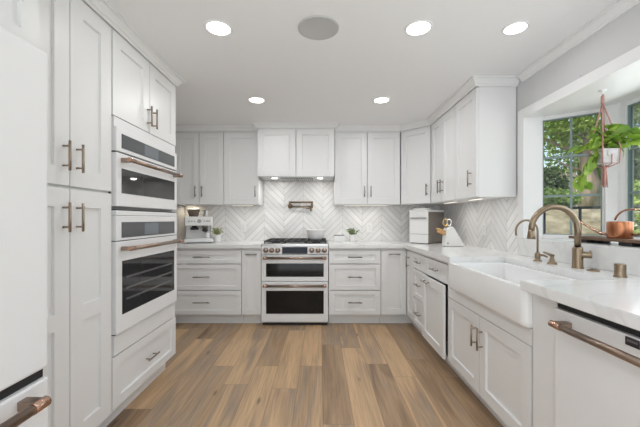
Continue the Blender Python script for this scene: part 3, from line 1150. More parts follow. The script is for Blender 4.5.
# ---- faucets on the sink ledge
fx, fy = 1.487, 1.876
r = thing('kitchen_faucet', 'tall champagne bronze gooseneck faucet with pull-down spray', 'faucet', (fx, fy, CT1), 'bronze fittings on the sink ledge')
part('base', MB().lathe((fx, fy, CT1), [(.030, .0), (.030, .004), (.0265, .008), (.0265, .112), (.024, .118), (.020, .122)], 28), FAUCET, r)
arc = [(fx, fy, CT1 + .118), (fx, fy, CT1 + .22)]
R0 = .132
for k in range(1, 17):
    a = PI * k / 16 * 1.02
    arc.append((fx - R0 + R0 * math.cos(a), fy + .004 * k / 16, CT1 + .222 + R0 * math.sin(a)))
part('spout', MB().tube(arc, .0165, 16), FAUCET, r)
e = V(arc[-1])
dv = (e - V(arc[-2])).normalized()
part('spray_head', MB().tube([e - dv * .004, e + dv * .006, e + dv * .030, e + dv * .046], [.0165, .0185, .0205, .022], 18), FAUCET, r)
lv = MB()
lv.lathe((fx + .012, fy - .010, CT1 + .078), [(.019, 0), (.019, .045), (.016, .049), (0, .049)], 20, axis=(.75, -.66, 0))
lv.tube([(fx + .040, fy - .036, CT1 + .078), (fx + .042, fy - .040, CT1 + .105)], [.007, .005], 10)
part('lever', lv, FAUCET, r)
# slim filter tap
qx, qy = 1.466, 2.19
r = thing('filter_tap', 'slim bronze hooked water filter tap behind the sink', 'faucet', (qx, qy, CT1), 'bronze fittings on the sink ledge')
part('base', MB().lathe((qx, qy, CT1), [(.026, 0), (.026, .005), (.014, .012), (.017, .022), (.017, .05), (.009, .06)], 22), FAUCET, r)
arc = [(qx, qy, CT1 + .055), (qx, qy, CT1 + .20)]
R1 = .073
for k in range(1, 15):
    a = PI * k / 14 * 1.02
    arc.append((qx - R1 + R1 * math.cos(a), qy, CT1 + .202 + R1 * math.sin(a)))
arc.append((arc[-1][0] + .001, qy, arc[-1][2] - .025))
part('spout', MB().tube(arc, .0065, 12), FAUCET, r)
part('lever', MB().tube([(qx + .012, qy, CT1 + .04), (qx + .035, qy - .008, CT1 + .04), (qx + .058, qy - .012, CT1 + .028)], [.008, .007, .005], 10), FAUCET, r)
# soap dispenser
qx, qy = 1.460, 2.045
r = thing('soap_dispenser', 'short bronze soap dispenser pump between the two taps', 'soap dispenser', (qx, qy, CT1), 'bronze fittings on the sink ledge')
part('base', MB().lathe((qx, qy, CT1), [(.028, 0), (.028, .005), (.016, .016), (.013, .034), (.010, .036), (.010, .05)], 22), FAUCET, r)
part('nozzle', MB().tube([(qx + .008, qy, CT1 + .050), (qx - .01, qy, CT1 + .058), (qx - .055, qy, CT1 + .075)], [.010, .009, .005], 10), FAUCET, r)
# air gap cap and disposal button
qx, qy = 1.462, 1.583
m = MB().lathe((qx, qy, CT1), [(.026, 0), (.026, .006), (.023, .010), (.023, .060), (.022, .064), (0, .065)], 26)
solo('air_gap_cap', m, FAUCET, 'short bronze cylinder air gap cap on the near sink ledge', 'air gap', (qx, qy, CT1), 'bronze fittings on the sink ledge')
qx, qy = 1.485, 1.767
m = MB().lathe((qx, qy, CT1), [(.029, 0), (.029, .004), (.024, .008), (.016, .008), (.014, .012), (0, .013)], 24)
solo('disposal_button', m, FAUCET, 'low round bronze disposal button between faucet and air gap cap', 'button', (qx, qy, CT1), 'bronze fittings on the sink ledge')

# ------------------------------------------------------------------ RANGE
RG = Fr((0, 3.70, 0), (1, 0, 0), (0, -1, 0))
g0, g1 = -.664, .094
r = thing('range', 'white slide-in double-oven gas range with copper handles', 'range', (-.285, 4.0, 0), 'cooking appliances')
part('body', MB().box(RG, g0, g1, .03, .905, -.60, -.022, .003), APPL, r)
part('foot_plinth', MB().box(RG, g0 + .01, g1 - .01, .0, .03, -.55, -.03), DARK, r)
part('cooktop', MB().box(RG, g0, g1, .9055, .934, -.60, -.0, .004), STEEL, r)
cpl = MB().prism([RG(g0, .835, 0), RG(g0, .905, 0), RG(g0, .905, -.021), RG(g0, .835, -.021)], (g1 - g0, 0, 0))
cp = part('control_panel', MB().box(RG, g0, g1, .815, .905, -.021, .012, .004), APPL, r)
part('display', MB().box(RG, -.430, -.142, .821, .898, .011, .0145), DISPG, cp, r, label='dark blue-black glass display')
kx = [(265.5 - 319.5) / 87.9, (271.4 - 319.5) / 87.9, (277.4 - 319.5) / 87.9, (311.3 - 319.5) / 87.9, (317.6 - 319.5) / 87.9, (323.8 - 319.5) / 87.9]
for x in kx:
    k = part('knob', MB().lathe(RG(x, .861, .012), [(.029, 0), (.029, .006), (.0235, .010), (.0225, .034), (.020, .038), (0, .038)], 22, axis=(0, -1, 0)), COPPER, r)
    part('knob_mark', MB().box(RG, x - .002, x + .002, .865, .882, .049, .051), STEEL, k, r)
up = part('oven_door', MB().box(RG, g0 + .001, g1 - .001, .508, .808, -.021, .012, .004), APPL, r)
part('door_window', MB().box(RG, -.612, .042, .560, .712, .010, .0135), BLACKG, up, r, label='black glass oven window')
appliance_handle(r, up, RG, g0 + .022, g1 - .022, .776, .012, .058, .0142)
lo = part('oven_door', MB().box(RG, g0 + .001, g1 - .001, .048, .502, -.021, .012, .004), APPL, r)
part('door_window', MB().box(RG, -.612, .042, .140, .402, .010, .0135), BLACKG, lo, r, label='black glass oven window')
appliance_handle(r, lo, RG, g0 + .022, g1 - .022, .462, .012, .058, .0142)
for k in range(3):
    x0 = g0 + .018 + k * .2415
    x1 = x0 + .238
    gr = MB()
    ys0, ys1 = -.56, -.045
    z0, z1 = .950, .966
    for y in (ys0, ys1 - .014):
        gr.box(RG, x0, x1, z0, z1, y, y + .014, .002)
    for x in (x0, x1 - .014):
        gr.box(RG, x, x + .014, z0, z1, ys0 + .014, ys1 - .014, .002)
    for q in (.33, .67):
        x = x0 + (x1 - x0) * q
        gr.box(RG, x - .005, x + .005, z0, z1, ys0 + .014, ys1 - .014)
    for q in (.2, .4, .6, .8):
        y = ys0 + (ys1 - ys0) * q
        gr.box(RG, x0 + .014, x1 - .014, z0 + .002, z1, y - .005, y + .005)
    for x in (x0, x1 - .014):
        for y in (ys0, ys1 - .014):
            gr.box(RG, x, x + .014, .9345, z0, y, y + .014)
    part('grate', gr, IRON, r, label='black cast iron grate')
    for y in ((-.17, -.43) if k != 1 else (-.30,)):
        part('burner', MB().lathe(RG((x0 + x1) / 2, .9345, y), [(.05, 0), (.05, .006), (.034, .007), (.034, .013), (0, .014)], 22), IRON, r)

# ------------------------------------------------------------------ THINGS ON THE BACK COUNTER
# bowl on the range
bx, by = -.053, 3.93
z = .967
m = MB().lathe((bx, by, z), [(.0, .0), (.055, .0), (.070, .004), (.092, .03), (.106, .07), (.112, .112), (.116, .120), (.112, .121), (.107, .112), (.098, .06), (.07, .018), (0, .012)], 36)
solo('bowl', m, CERAM, 'white round ceramic bowl on the right burners of the range', 'bowl', (bx, by, z))

# pot filler
P = Fr((0, WY - .008, 0), (1, 0, 0), (0, -1, 0))
r = thing('pot_filler', 'folded bronze pot filler tap on the tile above the range', 'faucet', (-.25, 4.27, 1.38))
part('flange', MB().lathe(P(-.395, 1.388, 0), [(.034, 0), (.034, .006), (.020, .012), (.016, .05), (0, .05)], 22, axis=(0, -1, 0)), FAUCET, r)
arm = MB()
arm.tube([P(-.395, 1.365, .05), P(-.395, 1.448, .05)], .016, 14)
arm.tube([P(-.395, 1.436, .05), P(-.105, 1.436, .062)], .0125, 12)
arm.tube([P(-.105, 1.448, .062), P(-.105, 1.365, .062)], .015, 14)
part('arm', arm, FAUCET, r)
sp2 = MB()
sp2.tube([P(-.395, 1.378, .05), P(-.105, 1.378, .062)], .011, 12)
part('spout', sp2, FAUCET, r)
sp3 = MB().tube([P(-.125, 1.378, .063), P(-.118, 1.345, .085), P(-.115, 1.318, .09)], [.012, .0125, .013], 14)
part('nozzle', sp3, FAUCET, r)
part('lever', MB().tube([P(-.105, 1.355, .07), P(-.140, 1.352, .10), P(-.185, 1.352, .115)], [.010, .008, .005], 10), FAUCET, r)


# outlets
def outlet(fr, a, b, label):
    r = thing('wall_outlet', label, 'outlet', fr(a, b - .06, 0), 'wall outlets')
    pl = part('plate', MB().box(fr, a - .036, a + .036, b - .060, b + .060, .0003, .006, .002), PLAST, r)
    part('socket', MB().box(fr, a - .017, a + .017, b - .034, b + .034, .006, .0085, .001), CERAM, r)
    s = MB()
    for q in (-.018, .018):
        for k in (-.006, .006):
            s.box(fr, a + k - .0012, a + k + .0012, b + q - .005, b + q + .006, .0086, .0089)
    part('slot', s, GREYP, r)


outlet(P, -1.016, 1.105, 'white double outlet on the tile left of the range')
outlet(P, .655, 1.105, 'white double outlet on the tile right of the range')
PR = Fr((WX - .008, 0, 0), (0, 1, 0), (-1, 0, 0))
outlet(PR, 3.135, 1.12, 'white outlet on the window wall tile near the knife block')


def sprig_pot(label, x, y, z, rad, hgt, lm, seed, n=26, spread=.055, tall=.085):
    random.seed(seed)
    r = thing('potted_plant', label, 'plant', (x, y, z), 'small plants on the back counter')
    part('pot', MB().lathe((x, y, z), [(0, 0), (rad * .84, 0), (rad * .88, .004), (rad, hgt - .004), (rad, hgt), (rad * .9, hgt), (rad * .88, hgt - .012), (0, hgt - .012)], 26), CERAM, r)
    f = MB()
    for k in range(n):
        a = random.uniform(0, 2 * PI)
        q = random.uniform(.1, 1)
        base = V((x + math.cos(a) * rad * .4 * q, y + math.sin(a) * rad * .4 * q, z + hgt - .012))
        tip = base + V((math.cos(a) * spread * q, math.sin(a) * spread * q, tall * random.uniform(.5, 1.1)))
        f.tube([base, base.lerp(tip, .5) + V((0, 0, .01)), tip], .0012, 5)
        for j in range(6):
            c = base.lerp(tip, .35 + .13 * j)
            d = V((random.uniform(-1, 1), random.uniform(-1, 1), random.uniform(-.2, .9))).normalized()
            s = d.orthogonal().normalized() * .0075
            L = random.uniform(.018, .032)
            up = d.cross(s).normalized() * .003
            f.add([c, c + d * L * .5 + s - up, c + d * L, c + d * L * .5 - s - up, c + d * L * .45 + up], [(0, 1, 4), (1, 2, 4), (2, 3, 4), (3, 0, 4)], True)
    part('foliage', f, lm, r)


sprig_pot('small yellow-green plant in white pot beside the espresso machine', -1.270, 4.02, CT1, .046, .092, SUCC, 3)
sprig_pot('small green plant in white pot right of the range', .410, 4.10, CT1, .048, .090, SUCC2, 5, n=22, spread=.06)
bxp = MB()
x0, x1, y0, y1, z0, z1 = .172, .305, 4.04, 4.14, CT1, CT1 + .078
bxp.wbox(x0, x1, y0, y1, z0, z1, .006)
r = thing('container', 'low white rectangular container with dark lid right of the range', 'container', (.238, 4.09, CT1))
part('body', bxp, CERAM, r)
part('lid', MB().wbox(x0 + .003, x1 - .003, y0 + .003, y1 - .003, z1, z1 + .007, .002), mat('lid_dark', (.12, .09, .08), .5), r, label='dark wooden lid')

# espresso machine
ex0, ex1, ey0, ey1 = -1.662, -1.352, 3.90, 4.22
EF = Fr((0, ey0, 0), (1, 0, 0), (0, -1, 0))
r = thing('espresso_machine', 'white espresso machine with bean hopper on left counter', 'espresso machine', ((ex0 + ex1) / 2, 4.05, CT1))
eb = MB()
eb.box(EF, ex0, ex1, CT1 + .012, CT1 + .235, -.32, -.11, .008)
eb.box(EF, ex0, ex1, CT1 + .205, CT1 + .315, -.32, .0, .010)
part('body', eb, PLAST, r)
part('side_panel', MB().box(EF, ex0 - .004, ex0 + .0, CT1 + .02, CT1 + .20, -.31, -.10), GREYP, r)
part('drip_tray', MB().box(EF, ex0 - .006, ex1 + .012, CT1 + .008, CT1 + .052, -.31, .028, .008), PLAST, r)
part('drip_grate', MB().box(EF, ex0 + .01, ex1 - .01, CT1 + .0525, CT1 + .056, -.10, .01), STEEL, r)
for x in (ex0 + .03, ex1 - .03):
    part('foot', MB().lathe((x, ey0 + .02, CT1), [(.014, 0), (.014, .012), (0, .012)], 12), DARK, r)
    part('foot', MB().lathe((x, ey1 - .04, CT1), [(.014, 0), (.014, .012), (0, .012)], 12), DARK, r)
hp = MB().lathe((ex0 + .088, 4.04, CT1 + .316), [(0, 0), (.052, 0), (.074, .074), (.074, .078), (0, .078)], 24)
part('bean_hopper', hp, mat('smoked_hopper', (.16, .125, .10), .15), r, label='smoked bean hopper')
part('hopper_lid', MB().lathe((ex0 + .088, 4.04, CT1 + .395), [(.076, 0), (.076, .008), (0, .010)], 24), mat('hopper_lid', (.07, .045, .03), .4), r)
gg = MB().lathe((ex0 + .105, ey0 + .06, CT1 + .204), [(.030, 0), (.030, -.02), (.046, -.021), (.046, -.048), (0, -.05)], 20)
part('grinder_cradle', gg, DARK, r)
gh = MB().lathe((ex0 + .225, ey0 + .055, CT1 + .204), [(.036, 0), (.036, -.022), (.030, -.024), (.030, -.040), (0, -.042)], 20)
part('group_head', gh, GREYMETAL, r)
pf = MB().lathe((ex0 + .225, ey0 + .055, CT1 + .160), [(.033, 0), (.033, -.022), (.010, -.030), (0, -.030)], 20)
pf.tube([(ex0 + .225, ey0 + .03, CT1 + .148), (ex0 + .232, ey0 - .03, CT1 + .146), (ex0 + .236, ey0 - .10, CT1 + .138)], [.009, .011, .013], 12)
part('portafilter', pf, mat('portafilter_dark', (.05, .05, .05), .35), r)
part('steam_wand', MB().tube([(ex1 - .025, ey0 + .02, CT1 + .205), (ex1 - .02, ey0 - .01, CT1 + .16), (ex1 - .026, ey0 - .02, CT1 + .075)], .006, 10), STEEL, r)
gd = part('gauge', MB().lathe(EF((ex0 + ex1) / 2 + .01, CT1 + .262, .0), [(.025, 0), (.025, .006), (.020, .007), (0, .007)], 24, axis=(0, -1, 0)), STEEL, r)
part('gauge_face', MB().lathe(EF((ex0 + ex1) / 2 + .01, CT1 + .262, .0072), [(.019, 0), (0, .0005)], 24, axis=(0, -1, 0)), GREYP, gd, r)
for k in (-.105, -.075, -.045, .065, .095, .12):
    part('button', MB().lathe(EF((ex0 + ex1) / 2 + k, CT1 + .262, .0), [(.0105, 0), (.0105, .003), (0, .004)], 14, axis=(0, -1, 0)), STEEL, r)
jx = ex1 - .075
m = MB().lathe((jx, 4.06, CT1 + .316), [(0, 0), (.040, 0), (.042, .01), (.034, .055), (.037, .085), (.034, .085), (.031, .055), (.036, .012), (0, .008)], 24)
r = thing('milk_jug', 'small steel milk jug on top of the espresso machine', 'jug', (jx, 4.06, CT1 + .316))
part('body', m, STEEL, r)
part('handle', MB().tube([(jx - .036, 4.05, CT1 + .39), (jx - .065, 4.04, CT1 + .385), (jx - .066, 4.04, CT1 + .345), (jx - .040, 4.05, CT1 + .335)], .004, 8), STEEL, r)
m = MB().lathe((ex1 - .055, ey0 + .004, CT1 + .0565), [(0, 0), (.024, 0), (.027, .004), (.029, .062), (.027, .062), (.025, .006), (0, .005)], 22)
solo('cup', m, CERAM, 'white cup on the espresso machine drip tray', 'cup', (ex1 - .055, ey0 + .004, CT1 + .0565))

EC = V(((ex0 + ex1) / 2, 4.05, 0))
ROT = Matrix.Rotation(.30, 3, 'Z')
for o in COL.objects:
    if o.parent is None and o.name.split('.')[0] in ('espresso_machine', 'milk_jug', 'cup'):
        q3 = ROT @ (o.location - V((EC.x, EC.y, 0)))
        o.location = q3 + V((EC.x + .012, EC.y - .02, 0))
        o.rotation_euler = (0, 0, .30)

# bread box, turned 45 degrees in the corner
ang = math.radians(48)
u = V((math.cos(ang - PI / 2 + .0), math.sin(ang - PI / 2), 0))     # along the front
u = V((.66, -.75, 0)).normalized()
n = V((-u.y * -1, 0, 0))
nrm = V((u.y, -u.x, 0)).normalized()                               # outwards, to the room
A = V((1.066, 3.872, 0))
BB = Fr(A, u, nrm)
BW, BD, BH = .240, .365, .380
r = thing('bread_box', 'tall two-tier white bread box with taupe sides in the counter corner', 'bread box', A + u * BW / 2 - nrm * BD / 2 + ZAX * CT1)
part('body', MB().box(BB, .002, BW - .002, CT1 + .008, CT1 + BH - .012, -BD, -.016, .004), TAUPE, r)
part('lower_door', MB().box(BB, 0, BW, CT1 + .008, CT1 + .108, -.0155, 0, .003), PLAST, r)
dd = part('upper_door', MB().box(BB, 0, BW, CT1 + .112, CT1 + BH - .012, -.0155, 0, .003), PLAST, r)
part('handle', MB().box(BB, .02, BW - .02, CT1 + .288, CT1 + .304, .0005, .012, .002), GREYP, dd, r, label='grey recessed grip line')
part('lid', MB().box(BB, -.002, BW + .006, CT1 + BH - .0115, CT1 + BH + .012, -BD - .004, .004, .004), PLAST, r)
for a in (.02, BW - .02):
    for c in (-.03, -BD + .03):
        part('foot', MB().lathe(BB(a, CT1, c), [(.012, 0), (.012, .008), (0, .008)], 12), DARK, r)
cl = MB().box(BB, .03, BW - .04, CT1 + BH + .0125, CT1 + BH + .032, -.14, -.03, .009, 3)
solo('folded_cloth', cl, mat('cloth_white', (.80, .79, .77), .9, bump=.5, bscale=80), 'small folded white cloth lying on the bread box', 'cloth', BB(BW / 2, CT1 + BH + .0125, -.08))

# knife block
kb = [(1.290, CT1 + .002), (1.500, CT1 + .002), (1.378, CT1 + .208), (1.306, CT1 + .182)]
ky = 3.40
r = thing('knife_block', 'white slanted knife block on the right counter by the tile', 'knife block', (1.39, ky, CT1))
part('body', MB().prism([(x, ky - .05, z) for x, z in kb], (0, .10, 0), .006), PLAST, r)
part('badge', MB().lathe((1.318, ky - .0503, CT1 + .035), [(.009, 0), (.009, .002), (0, .002)], 14, axis=(0, -1, 0)), GREYP, r)
kn = MB()
for k in range(4):
    pos = V((1.296 + .002 * k, ky - .036 + .024 * k, CT1 + .128 + .024 * (k % 2)))
    d = V((-.86, -.12, .36)).normalized()
    hnd = MB()
    hnd.tube([pos - d * .002, pos + d * .02, pos + d * .06, pos + d * .082], [.0115, .0145, .0145, .010], 10)
    labs = ['wood-handled knife nearest the camera in the knife block', 'second wood-handled knife from the camera in the knife block',
            'third wood-handled knife from the camera in the knife block', 'wood-handled knife farthest from the camera in the knife block']
    solo('knife', hnd, WOODL, labs[k], 'knife', pos, 'knives in the block')
sc_ = thing('scissors', 'gold and white ring-handled scissors standing in the knife block', 'scissors', (1.330, ky, CT1 + .2))
for dx_, mm in ((-.022, GOLD), (.024, CERAM)):
    c = V((1.330 + dx_, ky + dx_ * .3, CT1 + .248))
    lp = [c + V((math.cos(2 * PI * k / 20) * .024, 0, math.sin(2 * PI * k / 20) * .034)) for k in range(20)]
    part('finger_ring', MB().tube(lp, .006, 8, closed=True), mm, sc_)
part('shank', MB().tube([(1.322, ky - .004, CT1 + .222), (1.330, ky, CT1 + .20), (1.336, ky, CT1 + .195)], .006, 8), GOLD, sc_)

# ------------------------------------------------------------------ BAY: tray, watering can, hanging planter
tx, ty = 1.735, 1.72
r = thing('wooden_tray', 'dark wooden footed board on the bay window sill', 'tray', (tx, ty, OZ0))
part('board', MB().wbox(tx - .085, tx + .085, ty - .40, ty + .44, OZ0 + .020, OZ0 + .038, .004), WOODD, r)
for y in (ty - .30, ty + .34, ty + .05):
    part('foot', MB().wbox(tx - .075, tx + .075, y - .04, y + .04, OZ0 + .0005, OZ0 + .020, .003), DARK, r)
wx, wy, wz = 1.715, 1.86, OZ0 + .0385
r = thing('watering_can', 'shiny copper watering can with long spout on the wooden board', 'watering can', (wx, wy, wz))
part('body', MB().lathe((wx, wy, wz), [(0, 0), (.055, 0), (.058, .004), (.058, .090), (.056, .094), (.040, .096), (.038, .092), (0, .090)], 36), CANCOP, r)
sd = V((-.35, .94, 0)).normalized()
spt = MB()
b0 = V((wx, wy, wz)) + sd * .054 + ZAX * .018
spt.tube([b0, b0 + sd * .04 + ZAX * .006, b0 + sd * .13 + ZAX * .060, b0 + sd * .235 + ZAX * .128], [.010, .009, .007, .0055], 12)
part('spout', spt, COPPERB, r)
hd = []
hc = V((wx, wy, wz)) - sd * .055 + ZAX * .092
for k in range(25):
    a = math.radians(172 - k * 232 / 24)
    hd.append(hc + sd * -math.cos(a) * -.078 + ZAX * math.sin(a) * .075)
hd = [hc - sd * (math.cos(math.radians(172 - k * 245 / 24)) * .078) + ZAX * (math.sin(math.radians(172 - k * 245 / 24)) * .072) for k in range(25)]
hd.append(V((wx, wy, wz)) - sd * .057 + ZAX * .022)
part('handle', MB().tube(hd, .0055, 10), COPPERB, r)

# hanging planter
hx, hy = 1.738, 1.985
r = thing('hanging_planter', 'trailing green plant in pale pot hung by pink macrame cord', 'plant', (hx, hy, 1.55))
hk = MB().lathe((hx - .012, hy, OZ1), [(.020, -.0005), (.020, -.005), (.006, -.010), (.005, -.02), (0, -.02)], 16)
hk.tube([(hx - .012, hy, 1.982), (hx - .02, hy, 1.968), (hx - .012, hy, 1.955), (hx - .004, hy, 1.962)], .003, 8)
part('hook', hk, PLAST, r)
pw, pd = .050, .045
t = bmesh.new()
lo_ = [(-pw * .9, -pd * .9), (pw * .9, -pd * .9), (pw * .9, pd * .9), (-pw * .9, pd * .9)]
pot = MB()
q = bmesh.new()
rings = []
for sc2, z in ((.86, 1.552), (1.0, 1.636), (.92, 1.636), (.90, 1.618)):
    rings.append([q.verts.new((hx + a * pw * sc2, hy + b * pd * sc2, z)) for a, b in ((-1, -1), (1, -1), (1, 1), (-1, 1))])
for A_, B_ in zip(rings, rings[1:]):
    for k in range(4):
        q.faces.new((A_[k], A_[(k + 1) % 4], B_[(k + 1) % 4], B_[k]))
q.faces.new(rings[0])
q.faces.new(rings[-1])
t.free()
pot.merge(q)
part('pot', pot, POTGREY, r)
part('soil', MB().wbox(hx - pw * .86, hx + pw * .86, hy - pd * .86, hy + pd * .86, 1.612, 1.620), SOIL, r)
rp = MB()
top = V((hx - .012, hy, 1.962))
rp.tube([top + V((0, 0, .012)), top, top - V((0, 0, .045))], [.006, .009, .009], 10)
for a, b in ((-1, -1), (1, -1), (1, 1), (-1, 1)):
    c0 = top - V((0, 0, .04))
    c1 = V((hx + a * (pw + .004), hy + b * (pd + .004), 1.642))
    c2 = V((hx + a * (pw * .9 + .004), hy + b * (pd * .9 + .004), 1.55))
    c3 = V((hx + .01 * a, hy + .01 * b, 1.528))
    rp.tube([c0, c0.lerp(c1, .5), c1, c2, c3], .0038, 8)
rp.tube([(hx, hy - pd - .006, 1.60), (hx, hy - pd - .004, 1.545), (hx, hy, 1.526)], .0035, 8)
part('macrame_cord', rp, ROPE, r)
tl = MB()
tl.lathe((hx, hy, 1.53), [(0, .012), (.012, .008), (.013, -.008), (.009, -.014)], 14)
random.seed(11)
for k in range(26):
    a = random.uniform(0, 2 * PI)
    q_ = random.uniform(.2, 1)
    tl.tube([(hx + math.cos(a) * .008, hy + math.sin(a) * .008, 1.520), (hx + math.cos(a) * .014 * q_, hy + math.sin(a) * .014 * q_, 1.47), (hx + math.cos(a) * .018 * q_, hy + math.sin(a) * .018 * q_, 1.405 + random.uniform(0, .02))], .0022, 5)
part('tassel', tl, ROPE, r)


def heart_leaf(f, c, d, up, L):
    """heart-shaped leaf from stem point c along d, with face normal about up"""
    d = d.normalized()
    s = d.cross(up).normalized()
    n = s.cross(d).normalized()
    prof = [(0, 0), (-.10, .16), (-.06, .34), (.14, .46), (.40, .44), (.68, .28), (.88, .11), (1.0, 0)]
    mid = [(.0, 0), (.25, .02), (.5, .015), (.75, 0.0), (1.0, -.06)]
    left = [c + d * (x * L) + s * (y * L) + n * (abs(y) * .22 * L - x * x * .14 * L) for x, y in prof]
    right = [c + d * (x * L) - s * (y * L) + n * (abs(y) * .22 * L - x * x * .14 * L) for x, y in prof]
    center = c + d * (.42 * L) - n * (.02 * L)
    pts = left + right[1:-1] + [center]
    nl = len(left)
    loop = list(range(nl)) + list(range(nl + len(right) - 3, nl - 1, -1))
    ci = len(pts) - 1
    f.add(pts, [(loop[k], loop[(k + 1) % len(loop)], ci) for k in range(len(loop))], True)


random.seed(21)
lv_ = MB()
ld_ = MB()
st_ = MB()
potc = V((hx, hy, 1.63))


def vine(pts, nl, L0, L1, hang=.3):
    pts = [V(p) for p in pts]
    st_.tube(pts, .0022, 6)
    for k in range(nl):
        tpos = (k + .6) / nl * (len(pts) - 1)
        i = min(int(tpos), len(pts) - 2)
        c = pts[i].lerp(pts[i + 1], tpos - i)
        side = (pts[i + 1] - pts[i]).normalized()
        d = V((random.uniform(-1, 1), random.uniform(-1, .6), random.uniform(-.9, .35) - hang)) + side * .6
        up = V((random.uniform(-1, .7), random.uniform(-1.0, .1), random.uniform(-.1, 1.0)))
        heart_leaf(random.choice((lv_, lv_, ld_)), c, d, up, random.uniform(L0, L1))


# crown of leaves over the pot
for k in range(60):
    a = random.uniform(0, 2 * PI)
    e_ = potc + V((math.cos(a) * random.uniform(.01, .07), math.sin(a) * random.uniform(.01, .06), random.uniform(.02, .14)))
    st_.tube([potc + V((math.cos(a) * .02, math.sin(a) * .02, -.01)), potc.lerp(e_, .6) + V((0, 0, .02)), e_], .0016, 5)
    heart_leaf(random.choice((lv_, ld_, ld_)), e_, V((math.cos(a), math.sin(a), random.uniform(-.2, .9))), V((random.uniform(-.9, .9), random.uniform(-1, .3), .6)), random.uniform(.026, .050))
vine([potc, (1.70, 1.96, 1.695), (1.64, 1.97, 1.675), (1.57, 1.98, 1.645)], 12, .048, .072)
vine([potc, (1.70, 1.98, 1.64), (1.66, 1.98, 1.56), (1.61, 1.98, 1.49), (1.565, 1.98, 1.43)], 15, .048, .074)
vine([potc, (1.69, 2.0, 1.62), (1.65, 2.0, 1.52), (1.625, 2.0, 1.41)], 9, .045, .066)
vine([potc, (1.82, 1.96, 1.73), (1.875, 1.96, 1.74), (1.93, 1.96, 1.69)], 10, .055, .082, .1)
vine([potc, (1.81, 1.95, 1.70), (1.86, 1.94, 1.69), (1.90, 1.93, 1.66)], 6, .06, .085, .1)
vine([potc, (1.80, 1.97, 1.69), (1.84, 1.97, 1.62)], 4, .04, .055)
part('foliage', lv_, POTHOS, r)
part('foliage', ld_, POTHOSD, r)
part('stem', st_, STEMM, r)

# ------------------------------------------------------------------ GARDEN beyond the bay
GO = V((1.7, 2.4, 0))
GD = V((.62, .785, 0)).normalized()
GL = V((.785, -.62, 0)).normalized()


def gp(d, l, z=0.0):
    return GO + GD * d + GL * l + ZAX * z


gm = MB()
gm.add([(2.2, -6, -.12), (26, -6, -.12), (26, 26, -.12), (-8, 26, -.12), (-8, 4.6, -.12), (2.2, 4.6, -.12)], [(0, 1, 2, 3, 4, 5)])
o = struct('ground', gm, GRASS)
GF = Fr(GO, GL, -GD)       # a = lateral, c = -distance
gw = MB().box(GF, -3.5, 4.5, -.12, 1.38, -3.5, -3.1, .01)
struct('garden_wall', gw, STONE)
bk = MB().box(GF, -6, 8, -.12, 1.40, -13, -3.5)
struct('terrace', bk, GRASS)

# railing
r = thing('railing', 'black metal garden railing just outside the bay window', 'railing', gp(1.3, .5, -.12))
rl = MB()
rl.tube([gp(1.3, -.42, 1.33), gp(1.3, 2.6, 1.33)], .014, 10)
rl.tube([gp(1.3, -.42, 1.05), gp(1.3, 2.6, 1.05)], .010, 10)
part('rail', rl, RAILM, r)
for k in range(11):
    l = -.42 + k * .30
    part('post', MB().tube([gp(1.3, l, -.12), gp(1.3, l, 1.33)], .013, 8), RAILM, r)


def leaves(mb, c, rad, n, size, rng):
    c = V(c)
    for _ in range(n):
        while True:
            p = V((rng.uniform(-1, 1), rng.uniform(-1, 1), rng.uniform(-1, 1)))
            if .25 < p.length < 1:
                break
        p = c + V((p.x * rad[0], p.y * rad[1], p.z * rad[2]))
        d = V((rng.uniform(-1, 1), rng.uniform(-1, 1), rng.uniform(-1, .6))).normalized()
        s = d.orthogonal().normalized()
        s = Matrix.Rotation(rng.uniform(0, 2 * PI), 3, d) @ s
        L = size * rng.uniform(.6, 1.3)
        up = d.cross(s) * L * .1
        mb.add([p, p + d * L * .5 + s * L * .3 + up, p + d * L, p + d * L * .5 - s * L * .3 + up], [(0, 1, 2), (0, 2, 3)])


def shrub(label, d, l, z, rad, n, size, m, seed, blossoms=0):
    rng = random.Random(seed)
    b = gp(d, l, z)
    r = thing('shrub', label, 'shrub', b, 'garden shrubs')
    st = MB()
    for k in range(5):
        a = rng.uniform(0, 6.28)
        st.tube([b + V((.03 * math.cos(a), .03 * math.sin(a), 0)), b + V((rad[0] * .5 * math.cos(a), rad[1] * .5 * math.sin(a), rad[2] * 1.2))], [.018, .008], 6)
    part('stem', st, BARK, r)
    f = MB()
    leaves(f, b + ZAX * rad[2], rad, n, size, rng)
    part('foliage', f, m, r)
    if blossoms:
        f = MB()
        leaves(f, b + ZAX * rad[2], [x * 1.03 for x in rad], blossoms, size * .8, rng)
        part('blossom', f, BLOOM, r)


def tree(label, d, l, z, hgt, tr, blobs, n, size, m, seed, lean=0.0):
    rng = random.Random(seed)
    b = gp(d, l, z)
    r = thing('tree', label, 'tree', b, 'garden trees')
    st = MB()
    top = b + V((lean, 0, hgt))
    st.tube([b - ZAX * .05, b.lerp(top, .35) + V((.04, -.03, 0)), b.lerp(top, .7) + V((-.04, .05, 0)), top], [tr * 1.3, tr, tr * .8, tr * .45], 12)
    for k in range(7):
        a = rng.uniform(0, 6.28)
        s0 = b.lerp(top, rng.uniform(.5, .95))
        e = s0 + V((math.cos(a) * 1.1, math.sin(a) * 1.1, rng.uniform(.2, .9)))
        st.tube([s0, s0.lerp(e, .5) + V((0, 0, -.08)), e], [tr * .4, tr * .25, tr * .1], 7)
    part('trunk', st, BARK, r)
    f = MB()
    for dx_, dy_, dz_, ra in blobs:
        leaves(f, top + V((dx_, dy_, dz_)), (ra, ra, ra * .75), n, size, rng)
    part('foliage', f, m, r)


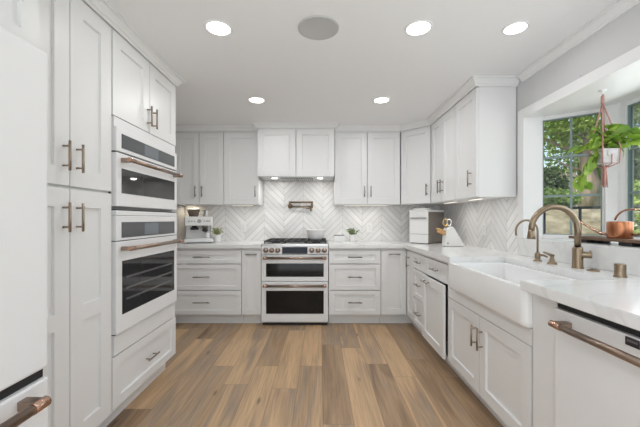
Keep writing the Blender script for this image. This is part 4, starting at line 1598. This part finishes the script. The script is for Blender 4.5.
shrub('low mid-green hedge bush on the garden wall behind left window', 3.85, -.30, 1.40, (.62, .35, .17), 2000, .07, LF2, 1)
shrub('low bright green hedge bush on the garden wall behind window post', 3.85, .95, 1.40, (.55, .3, .2), 1900, .07, LF1, 2)
shrub('flowering bright green bush seen through the right window', 2.30, 1.00, -.12, (.45, .35, .92), 2400, .085, LF1, 3, 200)
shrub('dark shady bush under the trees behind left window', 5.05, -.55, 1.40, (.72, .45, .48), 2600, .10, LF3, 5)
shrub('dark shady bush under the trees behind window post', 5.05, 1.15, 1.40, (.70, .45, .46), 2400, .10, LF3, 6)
tree('mottled tree with thick pale trunk seen through left window', 6.4, .36, 1.40, 1.8, .15, [(-1.0, .3, .6, .9), (.6, -.5, .8, .9), (0, 0, 1.5, 1.0), (-.3, .2, .2, .7)], 1200, .12, LF1, 8)
tree('tall leafy tree beyond the left part of the bay', 8.0, -3.0, 1.40, 1.7, .13, [(-.8, 0, .2, 1.1), (.8, -.5, .3, 1.1), (0, .3, 1.3, 1.2), (.4, 0, -.6, .9)], 1400, .15, LF2, 9)
tree('tall leafy tree beyond the middle of the bay', 9.3, 1.0, 1.40, 1.8, .14, [(-.9, 0, 0.1, 1.2), (.9, -.5, .2, 1.2), (0, .3, 1.3, 1.4), (0, 0, -.4, .9)], 1400, .15, LF2, 10)
tree('tall leafy tree seen through the right window', 7.4, 4.3, 1.40, 1.7, .13, [(-.9, 0, .2, 1.1), (.8, -.5, .3, 1.1), (0, .3, 1.2, 1.2), (-.2, 0, -.5, .9)], 1400, .13, LF1, 12)
fn = MB().box(GF, -.35, .35, 1.40, 2.75, -6.12, -6.08)
fr2 = MB()
r = thing('garden_fence', 'weathered grey wooden garden fence under the trees', 'fence', gp(10.6, .5, 1.40))
fb = MB()
for k in range(46):
    l = -6 + k * .28
    fb.box(GF, l, l + .262, 1.40, 2.9, -10.64, -10.61)
part('board_panel', fb, FENCEM, r)
fp = MB()
for z in (1.7, 2.6):
    fp.box(GF, -6, 6.9, z, z + .08, -10.70, -10.645)
part('rail', fp, FENCEM, r)
